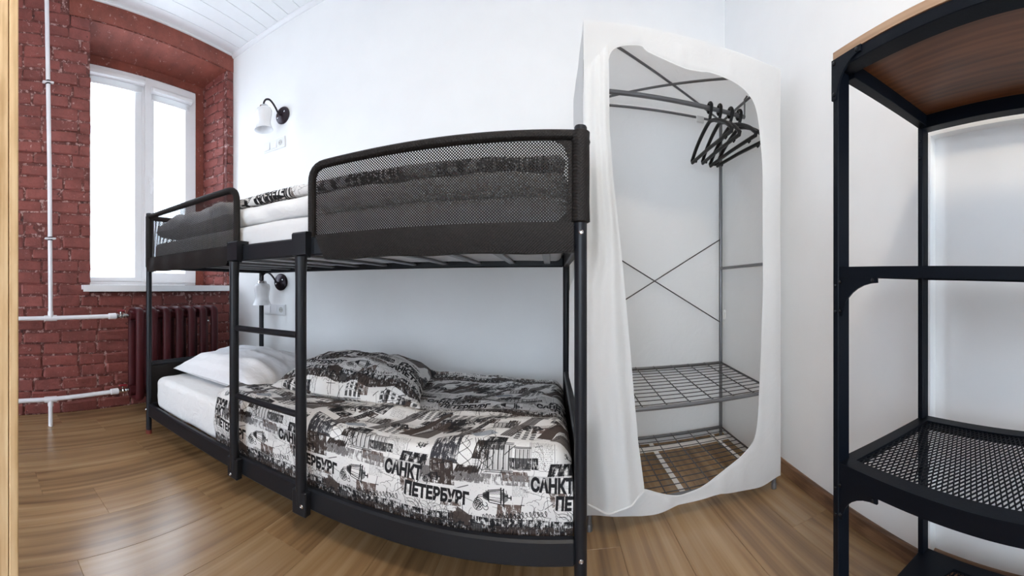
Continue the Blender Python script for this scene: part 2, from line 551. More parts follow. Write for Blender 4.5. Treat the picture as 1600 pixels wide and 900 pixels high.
def make_print():
    g = np.random.default_rng(5)
    W, H = PXW, PXH
    img = np.ones((H, W, 3)) * np.array([0.74, 0.73, 0.72])
    INK = np.array([0.010, 0.010, 0.012]); SEP = np.array([0.065, 0.048, 0.042]); GRY = np.array([0.20, 0.19, 0.19])

    def put(mask, x0, y0, col, a=1.0):                # wraps round the repeat
        h, w = mask.shape
        ys = (np.arange(h) + int(y0)) % H; xs = (np.arange(w) + int(x0)) % W
        m = (mask * a)[..., None]
        sub = img[np.ix_(ys, xs)]
        img[np.ix_(ys, xs)] = sub * (1 - m) + col * m

    def rect(x, y, w, h, col, a=1.0):
        put(np.ones((max(1, int(h)), max(1, int(w)))), x, y, col, a)

    def tri(p, q, r, col, a=1.0):
        P = np.array([p, q, r], float)
        lo = np.floor(P.min(0)).astype(int); hi = np.ceil(P.max(0)).astype(int) + 1
        yy, xx = np.mgrid[lo[1]:hi[1], lo[0]:hi[0]] + 0.5
        d = (P[1, 1] - P[2, 1]) * (P[0, 0] - P[2, 0]) + (P[2, 0] - P[1, 0]) * (P[0, 1] - P[2, 1])
        if abs(d) < 1e-9: return
        l1 = ((P[1, 1] - P[2, 1]) * (xx - P[2, 0]) + (P[2, 0] - P[1, 0]) * (yy - P[2, 1])) / d
        l2 = ((P[2, 1] - P[0, 1]) * (xx - P[2, 0]) + (P[0, 0] - P[2, 0]) * (yy - P[2, 1])) / d
        put(((l1 >= 0) & (l2 >= 0) & (l1 + l2 <= 1)).astype(float), lo[0], lo[1], col, a)

    def poly(pts, col, a=1.0):
        for i in range(1, len(pts) - 1): tri(pts[0], pts[i], pts[i + 1], col, a)

    def line(p, q, w, col, a=1.0):
        p = np.array(p, float); q = np.array(q, float)
        d = q - p; L = np.hypot(*d)
        if L < 1e-6: return
        n = np.array([-d[1], d[0]]) / L * w / 2
        poly([p + n, q + n, q - n, p - n], col, a)

    def curve(pts, w, col, a=1.0):
        for i in range(len(pts) - 1): line(pts[i], pts[i + 1], w, col, a)

    def text(s, x, y, size, sx, ang=0.0, bold=0.02, col=INK):
        v, t = text_tris(s, bold)
        v = v * np.array([size * sx, -size])
        c, sn = cos(ang), sin(ang)
        v = v @ np.array([[c, sn], [-sn, c]]) + np.array([x, y])
        for q in t: tri(v[q[0]], v[q[1]], v[q[2]], col)

    def smooth(h, w, ch, cw):                            # soft random field
        a = g.random((h // ch + 2, w // cw + 2))
        ry = np.arange(h) / ch; rx = np.arange(w) / cw
        a = np.array([np.interp(rx, np.arange(a.shape[1]), r) for r in a])
        return np.array([np.interp(ry, np.arange(a.shape[0]), c) for c in a.T]).T

    def photo(x, y, w, h, base, amp=0.5, skew=0.0):      # a patch of worn, streaky photograph
        w, h = int(w), int(h)
        n = 0.40 * smooth(h, w, 18, 15) + 0.40 * smooth(h, w, 34, 3) + 0.20 * smooth(h, w, 4, 3)
        m = np.clip((n - 0.42 + 0.12 * amp) * 7, 0, 1)
        for r in range(h): put(m[r][None, :], x + skew * r, y + r, base)

    def columns(x, y, w, h, n):
        rect(x, y, w, h, GRY, 0.35)
        for k in range(n):
            cx = x + (k + 0.5) * w / n
            rect(cx - w / n * 0.30, y + h * 0.10, w / n * 0.26, h * 0.8, INK, 0.92)
            line((cx + w / n * 0.2, y + h * 0.1), (cx + w / n * 0.2, y + h * 0.9), 1.5, INK, 0.7)
        for q in (0.0, 0.06, 0.93, 1.0): rect(x - 6, y + h * q - 2, w + 12, 4, INK, 0.9)

    def windows(x, y, w, h, nx, ny, skew=0.0):
        for j in range(ny):
            for i in range(nx):
                wx, wy = w / nx, h / ny
                xx = x + i * wx + skew * (y + j * wy - y)
                yy = y + j * wy
                poly([(xx + wx * .18, yy + wy * .2), (xx + wx * .78, yy + wy * .2), (xx + wx * .78 + skew * wy * .6, yy + wy * .82), (xx + wx * .18 + skew * wy * .6, yy + wy * .82)], INK, 0.9)
            line((x + skew * j * h / ny, y + j * h / ny), (x + w + skew * j * h / ny, y + j * h / ny), 2, INK, 0.7)

    def news(x, y, w, h, step=9):
        for yy in np.arange(y, y + h, step):
            xx = x
            while xx < x + w:
                L = g.uniform(4, 20)
                rect(xx, yy, min(L, x + w - xx), step * 0.45, INK, g.uniform(0.45, 0.8))
                xx += L + g.uniform(2, 5)

    def scrawl(x, y, w, h, n, lw):
        for _ in range(n):
            p = np.array([x + g.uniform(0, w), y + g.uniform(0, h)]); a = g.uniform(0, 6.28); pts = [p]
            for _ in range(14):
                a += g.uniform(-0.7, 0.7); p = p + np.array([cos(a), sin(a)]) * g.uniform(5, 11); pts.append(p)
            curve(pts, lw, INK, 0.85)

    def script(x, y, w, amp, ang):
        t = np.linspace(0, 1, 150)
        xs = x + w * t + amp * 0.5 * np.sin(t * 75); ys = y + ang * w * t + amp * np.sin(t * 75 + 1.2) * (0.5 + 0.5 * np.abs(np.sin(t * 11)))
        for i in range(len(t) - 1): line((xs[i], ys[i]), (xs[i + 1], ys[i + 1]), 2.5 + 2.2 * abs(sin(t[i] * 37)), INK)

    def lantern(x, y, s):
        P = lambda a, b: (x + a * s, y + b * s)
        curve([P(-.5, -.35), P(.5, -.5), P(.5, .5), P(-.5, .35), P(-.5, -.35)], 5, INK)
        for q in (-.2, .15): line(P(-.5, q), P(.5, q * 1.3), 3, INK)
        line(P(.5, -.62), P(.5, .62), 7, INK)
        poly([P(.5, -.4), P(.8, -.16), P(.8, .16), P(.5, .4)], INK, 0.75)
        line(P(.8, 0), P(1.05, 0), 8, INK); line(P(1.0, -.15), P(1.0, .15), 5, INK)
        poly([P(-.5, -.3), P(-.9, -.12), P(-.9, .12), P(-.5, .3)], INK, 0.9)
        for r0 in (.34, .22, .1):
            curve([(x - 1.25 * s + cos(q) * r0 * s, y + .65 * s + sin(q) * r0 * s) for q in np.linspace(0, 6.28, 22)], 4, INK)
        curve([P(-.9, 0), P(-1.25, .1), P(-1.45, .4), P(-1.3, .65)], 4, INK)
        curve([(x - .7 * s + cos(q) * .16 * s, y + .75 * s + sin(q) * .16 * s) for q in np.linspace(-1.5, 3.2, 14)], 4, INK)

    # pale and sepia ground
    for _ in range(13):
        photo(g.uniform(0, W), g.uniform(0, H), g.uniform(70, 200), g.uniform(50, 150), [INK * 2, GRY, SEP * 2][g.integers(3)], 0.9, g.uniform(-0.4, 0.4))
    for _ in range(9):
        rect(g.uniform(0, W), g.uniform(0, H), g.uniform(50, 130), g.uniform(60, 140), np.array([0.74, 0.73, 0.72]), 0.9)
    for _ in range(9):
        photo(g.uniform(0, W), g.uniform(0, 620), g.uniform(60, 170), g.uniform(40, 120), [INK, SEP * 0.6, INK][g.integers(3)], 0.9, g.uniform(-0.6, 0.1))
    photo(0, 890, 880, 110, INK, 0.35); photo(0, 930, 880, 70, SEP, 0.3); scrawl(0, 900, 880, 90, 60, 2.5)
    photo(0, 640, 880, 60, GRY, 0.3)
    # upper half: street plan, roofs, long dark avenues
    poly([(40, 420), (130, 420), (330, 60), (285, 60)], SEP)
    poly([(120, 430), (250, 430), (350, 230), (330, 180)], SEP, 0.9)
    for k in range(10): line((150 + k * 9, 400 - k * 6), (300 + k * 8, 90 - k * 3), 3, INK, 0.8)
    windows(330, 70, 230, 130, 4, 6, -0.35)
    photo(600, 60, 170, 120, INK * 3, 0.9, -0.5)
    photo(560, 190, 120, 60, SEP, 0.8, -0.4)
    news(350, 230, 170, 130, 9)
    columns(640, 240, 150, 90, 6)
    windows(800, 330, 140, 110, 3, 5, -0.25)
    photo(470, 330, 130, 110, SEP, 0.9, -0.2)
    text('САНКТ', 60, 170, 62, 0.75, -1.0)
    text('ПЕТЕРБУРГ', 130, 330, 46, 0.7, -1.05)
    for q in range(4): curve([(430 + cos(a) * (12 + q * 14), 290 + sin(a) * (9 + q * 8)) for a in np.linspace(0, 5.6, 26)], 3, INK, 0.8)
    for x0, y0, w_, L in ((420, 470, 60, 260), (700, 420, 70, 330), (850, 250, 46, 220)):
        poly([(x0, y0), (x0 + w_, y0), (x0 + w_ + L * 0.6, y0 - L), (x0 + L * 0.6 + w_ * 0.35, y0 - L)], SEP * 0.7, 0.92)
        for k in range(5): line((x0 + w_ * 0.2 * k, y0), (x0 + w_ * 0.15 * k + L * 0.6, y0 - L), 2.5, np.array([0.5, 0.5, 0.52]), 0.6)
    windows(60, 30, 190, 120, 4, 7, -0.3)
    windows(640, 10, 150, 60, 4, 4, -0.2)
    poly([(520, 420), (640, 360), (690, 400), (560, 450)], np.array([0.28, 0.31, 0.35]), 0.9)
    # a statue blot on white, a striped news block
    rect(180, 460, 110, 110, np.array([0.76, 0.75, 0.74]))
    for _ in range(40): 
        a, b = g.normal(235, 22), g.normal(512, 14); poly([(a, b), (a + g.uniform(6, 18), b + g.uniform(-6, 6)), (a + g.uniform(0, 9), b + g.uniform(6, 16))], INK, 0.95)
    news(20, 470, 120, 130, 8)
    for xx in (6, 14, 148): rect(xx, 465, 3, 140, INK, 0.8)
    photo(320, 450, 170, 150, INK * 4, 1.0, -0.12)
    line((320, 450), (500, 440), 5, INK); line((320, 600), (480, 600), 4, INK)
    # colonnade with the cathedral drum
    for k in range(4): curve([(560 + 40 * k * 0.4 + 60 * sin(q) * 0.4, 460 + q * 60) for q in np.linspace(0, 3.1, 18)], 4, INK, 0.9)
    columns(640, 480, 150, 150, 5)
    columns(800, 500, 90, 110, 4)
    windows(20, 640, 110, 70, 3, 4, 0.2)
    # the lettering: one line below the other
    rect(10, 700, 285, 6, GRY)
    photo(6, 640, 120, 74, INK * 2, 0.9)
    photo(300, 590, 150, 140, SEP * 0.8, 1.0, 0.05)
    for k in range(9): line((230 + k * 9, 600), (236 + k * 9, 740), 3, INK, 0.85)
    scrawl(30, 730, 120, 200, 26, 2.5)
    scrawl(210, 840, 100, 140, 18, 2.5)
    for q in np.linspace(0, 3, 3): curve([(190 + cos(a) * (40 + q * 12), 900 + sin(a) * (40 + q * 14)) for a in np.linspace(-2, 2.4, 22)], 3.5, INK, 0.9)
    lantern(690, 760, 74)
    script(-150, 880, 260, 20, -0.12)
    script(620, 890, 230, 22, -0.05)
    news(530, 650, 100, 40, 8); news(790, 700, 90, 60, 8)
    photo(420, 880, 90, 70, SEP, 0.9, 0.2)
    poly([(470, 850), (560, 900), (520, 960), (450, 930)], SEP, 0.95)
    for _ in range(60):
        a, b = g.uniform(330, 700), g.uniform(935, 985); poly([(a, b), (a + g.uniform(4, 26), b - g.uniform(0, 30)), (a + g.uniform(8, 26), b + 8)], INK, 0.9)
    columns(560, 930, 60, 60, 4)
    for k in range(12): line((640 + k * 12, 900), (650 + k * 12, 990), 1.5, INK, 0.6)
    for _ in range(70):
        a, b = g.uniform(0, W), g.uniform(0, H); c = g.uniform(-1.2, 1.2); L = g.uniform(20, 90)
        line((a, b), (a + L * cos(c - 0.9), b + L * sin(c - 0.9)), g.uniform(2, 6), INK, 0.85)
    scrawl(300, 850, 160, 120, 20, 2.5); scrawl(640, 300, 120, 60, 8, 2.5); scrawl(0, 560, 120, 60, 8, 2)
    # grain
    for _ in range(1500):
        x, y = g.uniform(0, W), g.uniform(0, H); rect(x, y, g.uniform(1, 5), g.uniform(1, 4), INK, 0.6)
    PAPER = np.array([0.74, 0.73, 0.72])
    for x0, y0, w_, h_2 in ((8, 640, 235, 86), (150, 742, 345, 88)):
        put(smooth(h_2, w_, 12, 16) * 0.6 + 0.4, x0, y0, PAPER, 0.92)
    for k in range(5): line((60 + k * 46, 640), (64 + k * 46, 722), 6, GRY, 0.5)
    text('САНКТ', 14, 718, 96, 0.72, 0.03, 0.06)
    text('ПЕТЕРБУРГ', 150, 815, 98, 0.70, 0.05, 0.06)
    lantern(700, 770, 84)
    lantern(330, 690, 40)
    for k in range(6): curve([(500 + 5 * k + 120 * (k % 2) + 40 * sin(q * 2.2 + k), 470 + q * 50) for q in np.linspace(0, 3.1, 18)], 3.5, INK, 0.9)
    text('САНКТ', 420, 150, 56, 0.7, 1.1, 0.05); text('ПЕТЕРБУРГ', 560, 330, 44, 0.7, -1.0, 0.05)
    news(560, 560, 90, 80, 8); news(60, 250, 90, 70, 8); news(760, 100, 100, 80, 8)
    im = bpy.data.images.new('bedding_print', W, H, float_buffer=True, is_data=True)
    buf = np.ones((H, W, 4), dtype=np.float32)
    buf[..., :3] = img[::-1]
    im.pixels.foreach_set(buf.ravel())
    im.update()
    im.pack()
    return im


def print_mat():
    N = Nodes('city_print_cotton')
    im = make_print()
    uvn = N.n('ShaderNodeUVMap', uv_map='print')
    tx = N.n('ShaderNodeTexImage', image=im, extension='REPEAT')
    N.l(uvn.outputs[0], tx.inputs['Vector'])
    N.l(tx.outputs[0], N.b.inputs['Base Color'])
    N.b.inputs['Roughness'].default_value = 0.7
    N.b.inputs['Specular IOR Level'].default_value = 0.25
    co = N.coord()
    wz = N.n('ShaderNodeTexNoise', Scale=11.0, Detail=4.0, Distortion=1.2)
    N.l(co, wz.inputs['Vector'])
    N.bump(wz.outputs[0], 0.35, 0.015)
    return N.m


M['print'] = print_mat()

# =================================================================== STRUCTURE
S = dict(kind='structure')

# --- floor: slab with planks laid on it
fl = MB().box(-2.95, 1.35, YBACK - 0.15, YB + 0.15, -0.12, -0.012).build('floor', M['floor'], **S)
PW, PLEN = 0.193, 1.29
kx = 0
x = -2.47
while x < 1.10:
    y = YBACK - rnd.uniform(0, PLEN)
    while y < YB:
        a, b = max(y, YBACK), min(y + PLEN, YB)
        if b - a > 0.03:
            MB().box(x + 0.0004, min(x + PW, 1.12) - 0.0004, a + 0.0004, b - 0.0004, -0.012, 0.0, 0.0006).build('plank', M['floor'], fl, smooth=0, fix=False)
        y += PLEN
    x += PW
for o in fl.children:                                 # each plank keeps its own centre so the grain differs
    me = o.data
    c = sum((v.co for v in me.vertices), Vector()) / len(me.vertices)
    for v in me.vertices: v.co -= c
    o.location = c

# --- ceiling: boards running away from the camera
ce = MB().box(-2.95, 1.35, YBACK - 0.15, YB + 0.15, ZC + 0.01, ZC + 0.12).build('ceiling', M['ceiling'], **S)
x = -2.4705 + 0.0
P0 = 0.1105
me_ = None
while x < 1.08:
    b = MB().box(x + 0.0015, x + P0 - 0.0015, YBACK, YB, ZC, ZC + 0.0098, 0.0012)
    b.build('ceiling_board', M['ceiling'], ce, smooth=0, fix=False)
    x += P0

# --- lamp wall (back), right wall in two planes, wall behind the camera
MB().box(-2.93, 1.45, YB, YB + 0.15, -0.1, ZC + 0.12).build('wall_back', M['wall'], smooth=0, **S)
wf = MB()
FILL_W = (-2.05, 0.40, 0.25, 1.95)                         # opening of an unseen window, added to let in fill daylight: x0, x1, z0, z1
rg = lambda y, a, b, c, d: [(a, y, c), (b, y, c), (b, y, d), (a, y, d)]
rs_ = [rg(YBACK - 0.15, -2.93, 1.45, -0.1, ZC + 0.12), rg(YBACK, -2.93, 1.45, -0.1, ZC + 0.12), rg(YBACK, *FILL_W), rg(YBACK - 0.15, *FILL_W)]
wf.add([p for r_ in rs_ for p in r_], [(i * 4 + k, i * 4 + (k + 1) % 4, ((i + 1) % 4) * 4 + (k + 1) % 4, ((i + 1) % 4) * 4 + k) for i in range(4) for k in range(4)])
wf.build('wall_front', M['wall'], smooth=0, **S)
fill_w = empty('fill_window', ((FILL_W[0] + FILL_W[1]) / 2, YBACK - 0.1, FILL_W[2]), kind='structure')
for x0, x1, z0, z1 in ((FILL_W[0], FILL_W[0] + 0.05, FILL_W[2], FILL_W[3]), (FILL_W[1] - 0.05, FILL_W[1], FILL_W[2], FILL_W[3]), (FILL_W[0] + 0.05, FILL_W[1] - 0.05, FILL_W[2], FILL_W[2] + 0.05), (FILL_W[0] + 0.05, FILL_W[1] - 0.05, FILL_W[3] - 0.05, FILL_W[3]), (-1.27, -1.20, FILL_W[2] + 0.05, FILL_W[3] - 0.05), (-0.45, -0.38, FILL_W[2] + 0.05, FILL_W[3] - 0.05)):
    MB().box(x0 + 0.001, x1 - 0.001, YBACK - 0.12, YBACK - 0.06, z0 + 0.001, z1 - 0.001, 0.003).build('window_frame', M['plastic'], fill_w, smooth=0)
for x0, x1 in ((FILL_W[0] + 0.05, -1.27), (-1.20, -0.45), (-0.38, FILL_W[1] - 0.05)):
    MB().box(x0, x1, YBACK - 0.094, YBACK - 0.088, FILL_W[2] + 0.05, FILL_W[3] - 0.05).build('pane', M['glass'], fill_w, smooth=0)
NY = 0.564                                             # from here towards the camera the right wall has a shallow niche
a0, a1 = (wall_c(YB + 0.1), YB + 0.1), (wall_c(NY), NY)
wr = MB()
wr.prism([(a0[0], a0[1], -0.1), (a1[0], a1[1], -0.1), (1.45, a1[1], -0.1), (1.45, a0[1], -0.1)], (0, 0, ZC + 0.2))
wr.build('wall_right', M['wall'], smooth=0, **S)
XN = wall_c(NY) + 0.030
wn = MB()
wn.prism([(XN, NY, -0.1), (1.45, NY, -0.1), (1.45, NY, ZC + 0.1), (wall_c(NY), NY, ZC + 0.1), (wall_c(NY), NY, 1.318), (XN, NY, 1.318)], (0, YBACK - 0.1 - NY, 0))
wn.build('wall_right_niche', M['wall'], smooth=0, **S)


# --- skirting boards
def skirting(name, p, q, n, h=0.062, t=0.012):
    p = Vector(p + (0,)); q = Vector(q + (0,)); n = Vector(n + (0,))
    m = MB()
    prof = [(0, 0), (t, 0), (t, h - 0.008), (t - 0.005, h), (0, h)]
    m.prism([p + n * a + Vector((0, 0, b)) for a, b in prof], q - p)
    return m.build(name, M['skirting'], smooth=0, **S)


skirting('baseboard_right', (wall_c(YB), YB), (wall_c(NY), NY), (-cos(CA), sin(CA)))
skirting('baseboard_right_niche', (XN, NY), (XN, YBACK), (-1.0, 0.0), h=0.066)
skirting('baseboard_back', (XA, YB), (wall_c(YB), YB), (0.0, -1.0))

# --- ceiling mouldings
m = MB(); prof = [(0, 0), (0, 0.028), (-0.012, 0.028), (-0.03, 0.008), (-0.03, 0)]
m.prism([(XA, YB + a, ZC - b) for a, b in prof], (wall_c(YB) - XA, 0, 0))
m.build('trim_1', M['plastic'], smooth=0, **S)
MB().box(XA - 0.002, XA + 0.014, YBACK, YB - 0.03, ZC - 0.014, ZC, 0.003).build('trim_2', M['plastic'], smooth=0, **S)

# --- brick wall with a deep window opening
XM = XA - 0.007                                        # mortar face, bricks stand proud of it
XW = -2.77                                             # face of the window frame
OY0, OY1, OZ0, OZ1 = 0.812, 2.04, 0.83, 2.767
IY0, IY1, IZ0, IZ1 = 0.815, 2.00, 0.83, 2.72
FY0, FY1, FZ0, FZ1 = 0.855, 1.914, 0.888, 2.646


def ring(x, y0, y1, z0, z1): return [(x, y0, z0), (x, y1, z0), (x, y1, z1), (x, y0, z1)]


wl = MB()
rings = [ring(-2.95, YBACK - 0.1, YB + 0.1, -0.1, ZC + 0.1), ring(XM, YBACK - 0.1, YB + 0.1, -0.1, ZC + 0.1), ring(XM, OY0, OY1, OZ0, OZ1),
         ring(XW, IY0, IY1, IZ0, IZ1), ring(XW, FY0, FY1, FZ0, FZ1), ring(-2.95, FY0, FY1, FZ0, FZ1)]
vs = [p for r_ in rings for p in r_]
fs = []
for i in range(6):
    j = (i + 1) % 6
    for k in range(4):
        k2 = (k + 1) % 4
        fs.append((i * 4 + k, i * 4 + k2, j * 4 + k2, j * 4 + k))
wl.add(vs, fs)
wall_left = wl.build('wall_left', M['mortar'], smooth=0, **S)
# smooth plaster over the lintel and inside the opening, a little proud
so = MB()
so.prism([(XM, OY0 - 0.0, OZ1 - 0.002), (XM, OY1, OZ1 - 0.002), (XW, IY1, IZ1 - 0.002), (XW, IY0, IZ1 - 0.002)], (0, 0, -0.003))
so.build('soffit_plaster', M['plaster'], wall_left, smooth=0)
fp_ = MB()
for a_, b_, c_2, d_2 in ((IY0, IY1, FZ1 - 0.0, IZ1 - 0.004),):
    fp_.box(XW, XW + 0.003, a_, b_, c_2, d_2)
fp_.build('facing_plaster', M['plaster'], wall_left, smooth=0)
MB().box(XW, XW + 0.003, FY1, IY1 + 0.001, IZ0 + 0.05, FZ1 - 0.0005).build('facing_plaster', M['plaster'], wall_left, smooth=0)
lp = MB().box(XM, XA + 0.001, 0.66, YB, OZ1, ZC, 0.004)
lp.build('lintel_plaster', M['plaster'], wall_left, smooth=0)


def brick_mesh(L, H, D, seed):
    r = random.Random(seed)
    bm = bmesh.new()
    bmesh.ops.create_cube(bm, size=1)
    for q in bm.verts:
        q.co = Vector((q.co.x * D, q.co.y * L, q.co.z * H))
    bmesh.ops.bevel(bm, geom=bm.edges[:], offset=0.008, segments=1, affect='EDGES')
    for q in bm.verts:
        q.co += Vector((r.uniform(-.004, .004), r.uniform(-.007, .007), r.uniform(-.006, .006)))
    me = bpy.data.meshes.new('brick')
    bm.to_mesh(me); bm.free()
    me.materials.append(M['brick'])
    return me


CO, BH = 0.0815, 0.072
variants = {}
for nm, L in (('full', 0.252), ('half', 0.122), ('three', 0.186)):
    variants[nm] = [brick_mesh(L, BH, 0.030, i * 7 + len(nm)) for i in range(6)]
cache = {}


def brick_any(L):
    key = round(L, 2)
    if key not in cache: cache[key] = [brick_mesh(key, BH, 0.030, int(key * 1000) + i) for i in range(2)]
    return rnd.choice(cache[key])


NB = 0


def lay(me, x, y, z, rz=0.0, proud=0.0):
    global NB
    o = bpy.data.objects.new('brick', me)
    o.parent = wall_left
    o.location = Vector((x, y, z)) - wall_left.location
    o.rotation_euler = (rnd.gauss(0, 0.012), rnd.gauss(0, 0.012), rz + rnd.gauss(0, 0.012))
    COL.objects.link(o)
    NB += 1


def course(z, y0, y1, shift, xf):
    y = y0 - shift
    while y < y1 - 0.02:
        L = rnd.choice([0.252, 0.252, 0.252, 0.122, 0.186])
        a, b = max(y, y0), min(y + L, y1)
        if b - a > 0.045:
            me = variants[{0.252: 'full', 0.122: 'half', 0.186: 'three'}[L]] if abs(b - a - L) < 1e-6 else None
            me = rnd.choice(me) if me else brick_any(b - a)
            lay(me, xf - 0.015 + rnd.gauss(0, 0.0022), (a + b) / 2, z)
        y += L + 0.011


row = 0
z = 0.036
while z + BH / 2 < ZC:
    sh = (0.0, 0.13)[row % 2] + rnd.uniform(-0.02, 0.02)
    zc = z + rnd.gauss(0, 0.0015)
    if zc < 0.80:
        course(zc, 0.08, YB - 0.005, sh, XA + 0.001)
    else:
        course(zc, 0.08, OY0 if zc < OZ1 - 0.03 else 0.655, sh, XA + 0.001)
        if zc < OZ1 - 0.03:
            lay(brick_any(0.066), XA - 0.014, (OY1 + YB) / 2 + 0.002, zc)
            # the splayed right-hand reveal
            ang = atan2(OY1 - IY1, XM - XW)
            t0 = 0.03
            lens = [0.122, 0.10] if row % 2 else [0.07, 0.172]
            for L in lens:
                f = (t0 + L / 2) / 0.30
                px = XM + (XW - XM) * f; py = OY1 + (IY1 - OY1) * f
                lay(brick_any(L), px, py + 0.008, zc, rz=ang + pi / 2)
                t0 += L + 0.011
    z += CO; row += 1

# bricks beyond the picture's left edge: past the limit for single pieces, so joined
bw = MB()
for k in range(row):
    zc = 0.036 + CO * k
    y = 0.072
    first = (0.252, 0.122)[k % 2]
    while y > YBACK + 0.05:
        L = min(first, y - YBACK - 0.01); first = 0.252
        bw.box(XA - 0.029, XA + 0.001 + rnd.gauss(0, 0.002), y - L, y, zc - BH / 2 + rnd.uniform(0, .003), zc + BH / 2 - rnd.uniform(0, .003), 0.007)
        y -= L + 0.011
bw.build('brickwork', M['brick'], wall_left, smooth=0, kind='stuff', fix=False)

# --- window (plastic frame, two lights)
win = empty('window_1', (XW, (FY0 + FY1) / 2, FZ0), kind='structure')
XF = XW - 0.004


def frame_ring(y0, y1, z0, z1, wy0, wy1, wz0, wz1, x0, x1, name, mat, parent, c=0.004):
    m = MB()
    outer0 = ring(x1, y0, y1, z0, z1); inner0 = ring(x1, y0 + wy0, y1 - wy1, z0 + wz0, z1 - wz1)
    inner1 = ring(x0, y0 + wy0, y1 - wy1, z0 + wz0, z1 - wz1); outer1 = ring(x0, y0, y1, z0, z1)
    inner0 = ring(x1, y0 + wy0 - 0.006, y1 - wy1 + 0.006, z0 + wz0 - 0.006, z1 - wz1 + 0.006)
    mid = ring(x1 - 0.012, y0 + wy0, y1 - wy1, z0 + wz0, z1 - wz1)
    rs = [outer1, outer0, inner0, mid, inner1]
    vs = [p for r_ in rs for p in r_]
    fs = []
    for i in range(5):
        j = (i + 1) % 5
        for k in range(4):
            k2 = (k + 1) % 4
            fs.append((i * 4 + k, i * 4 + k2, j * 4 + k2, j * 4 + k))
    m.add(vs, fs)
    return m.build(name, mat, parent, smooth=0)


YMU = 1.382
fr = frame_ring(FY0 + 0.001, FY1 - 0.001, FZ0 + 0.001, FZ1 - 0.001, 0.035, 0.022, 0.03, 0.035, XF - 0.07, XF, 'window_frame', M['plastic'], win)
MB().box(XF - 0.066, XF - 0.002, YMU - 0.014, YMU + 0.014, FZ0 + 0.03, FZ1 - 0.035).build('mullion', M['plastic'], win, smooth=0)
sl = frame_ring(FY0 + 0.036, YMU - 0.0145, FZ0 + 0.031, FZ1 - 0.036, 0.03, 0.066, 0.035, 0.05, XF - 0.06, XF - 0.004, 'fixed_sash', M['plastic'], win)
sr = frame_ring(YMU + 0.010, FY1 - 0.010, FZ0 + 0.022, FZ1 - 0.024, 0.090, 0.116, 0.085, 0.10, XF - 0.06, XF + 0.016, 'opening_sash', M['plastic'], win)
MB().box(XF - 0.040, XF - 0.034, FY0 + 0.06, YMU - 0.075, FZ0 + 0.06, FZ1 - 0.08).build('pane', M['glass'], win, smooth=0)
MB().box(XF - 0.040, XF - 0.034, YMU + 0.092, FY1 - 0.118, FZ0 + 0.10, FZ1 - 0.115).build('pane', M['glass'], win, smooth=0)
h_ = MB().box(XF + 0.016, XF + 0.024, YMU + 0.044, YMU + 0.064, 1.735, 1.80, 0.003)
h_.cyl((XF + 0.022, YMU + 0.054, 1.772), (XF + 0.045, YMU + 0.054, 1.772), 0.008)
h_.box(XF + 0.040, XF + 0.052, YMU + 0.046, YMU + 0.062, 1.65, 1.785, 0.004)
h_.build('window_handle', M['plastic'], win)
sill = MB().box(XW - 0.004, XA + 0.062, 0.735, YB - 0.006, 0.836, 0.884, 0.004)
sill = None
ss = MB()
pl_ = [(XW - 0.004, 0.822), (XA + 0.004, 0.745), (XA + 0.062, 0.745), (XA + 0.062, YB - 0.004), (XA + 0.004, YB - 0.004), (XW - 0.004, IY1 - 0.004)]
ss.prism([(a, b, 0.852) for a, b in pl_], (0, 0, 0.032))
ss.box(XA + 0.050, XA + 0.062, 0.745, YB - 0.004, 0.838, 0.853)
ss.build('window_sill', M['plastic'], win, smooth=0)


def blind(y0, y1, ztop, label, drop):
    t = empty('roller_blind', (XF + 0.02, (y0 + y1) / 2, ztop - 0.12), label, 'blind')
    xb = XF + 0.018
    m = MB()
    pr = [(0.0, 0.0), (0.036, -0.004), (0.044, -0.02), (0.04, -0.04), (0.024, -0.05), (0, -0.05)]
    m.prism([(xb + a, y0, ztop + b) for a, b in pr], (0, y1 - y0, 0))
    m.build('cassette', M['plastic'], t, smooth=40)
    MB().box(xb + 0.003, xb + 0.006, y0 + 0.01, y1 - 0.012, ztop - 0.05 - drop, ztop - 0.048).build('blind_cloth', M['blind'], t, smooth=0)
    MB().box(xb + 0.000, xb + 0.010, y0 + 0.008, y1 - 0.010, ztop - 0.062 - drop, ztop - 0.05 - drop, 0.003).build('bottom_bar', M['plastic'], t, smooth=0)
    return t


blind(FY0 + 0.03, YMU - 0.012, 2.592, 'white roller blind rolled up on the wider left pane beside the white pipe', 0.045)
blind(YMU + 0.06, FY1 - 0.07, 2.555, 'white roller blind rolled up on the narrower right pane nearer the lamp wall', 0.045)

# =================================================================== HEATING
PX = -2.25
pipe = empty('heating_pipe', (PX, 0.479, 0.0), 'white enamelled heating riser with two branches in front of the brick wall', 'pipe')
MB().tube([(PX, 0.479, 0.66), (PX, 0.472, 1.6), (PX, 0.450, ZC)], 0.0145, 14).build('riser', M['pipe'], pipe)
MB().tube([(PX, -0.75, 0.668), (PX, 0.479, 0.674), (PX, 0.878, 0.677)], 0.0135, 14).build('branch_pipe', M['pipe'], pipe)
MB().tube([(PX, -0.75, 0.160), (PX, 0.479, 0.166), (PX, 0.905, 0.180)], 0.0135, 14).build('branch_pipe', M['pipe'], pipe)
MB().cyl((PX, 0.479, 0.0), (PX, 0.479, 0.166), 0.0145).build('stub_pipe', M['pipe'], pipe)
for zz, top in ((0.674, 1), (0.166, -1)):
    t_ = MB()
    t_.cyl((PX, 0.440, zz - 0.001), (PX, 0.518, zz), 0.0185)
    t_.cyl((PX, 0.479, zz), (PX, 0.479, zz + 0.042 * top), 0.0185)
    t_.build('tee_fitting', M['pipe'], pipe)
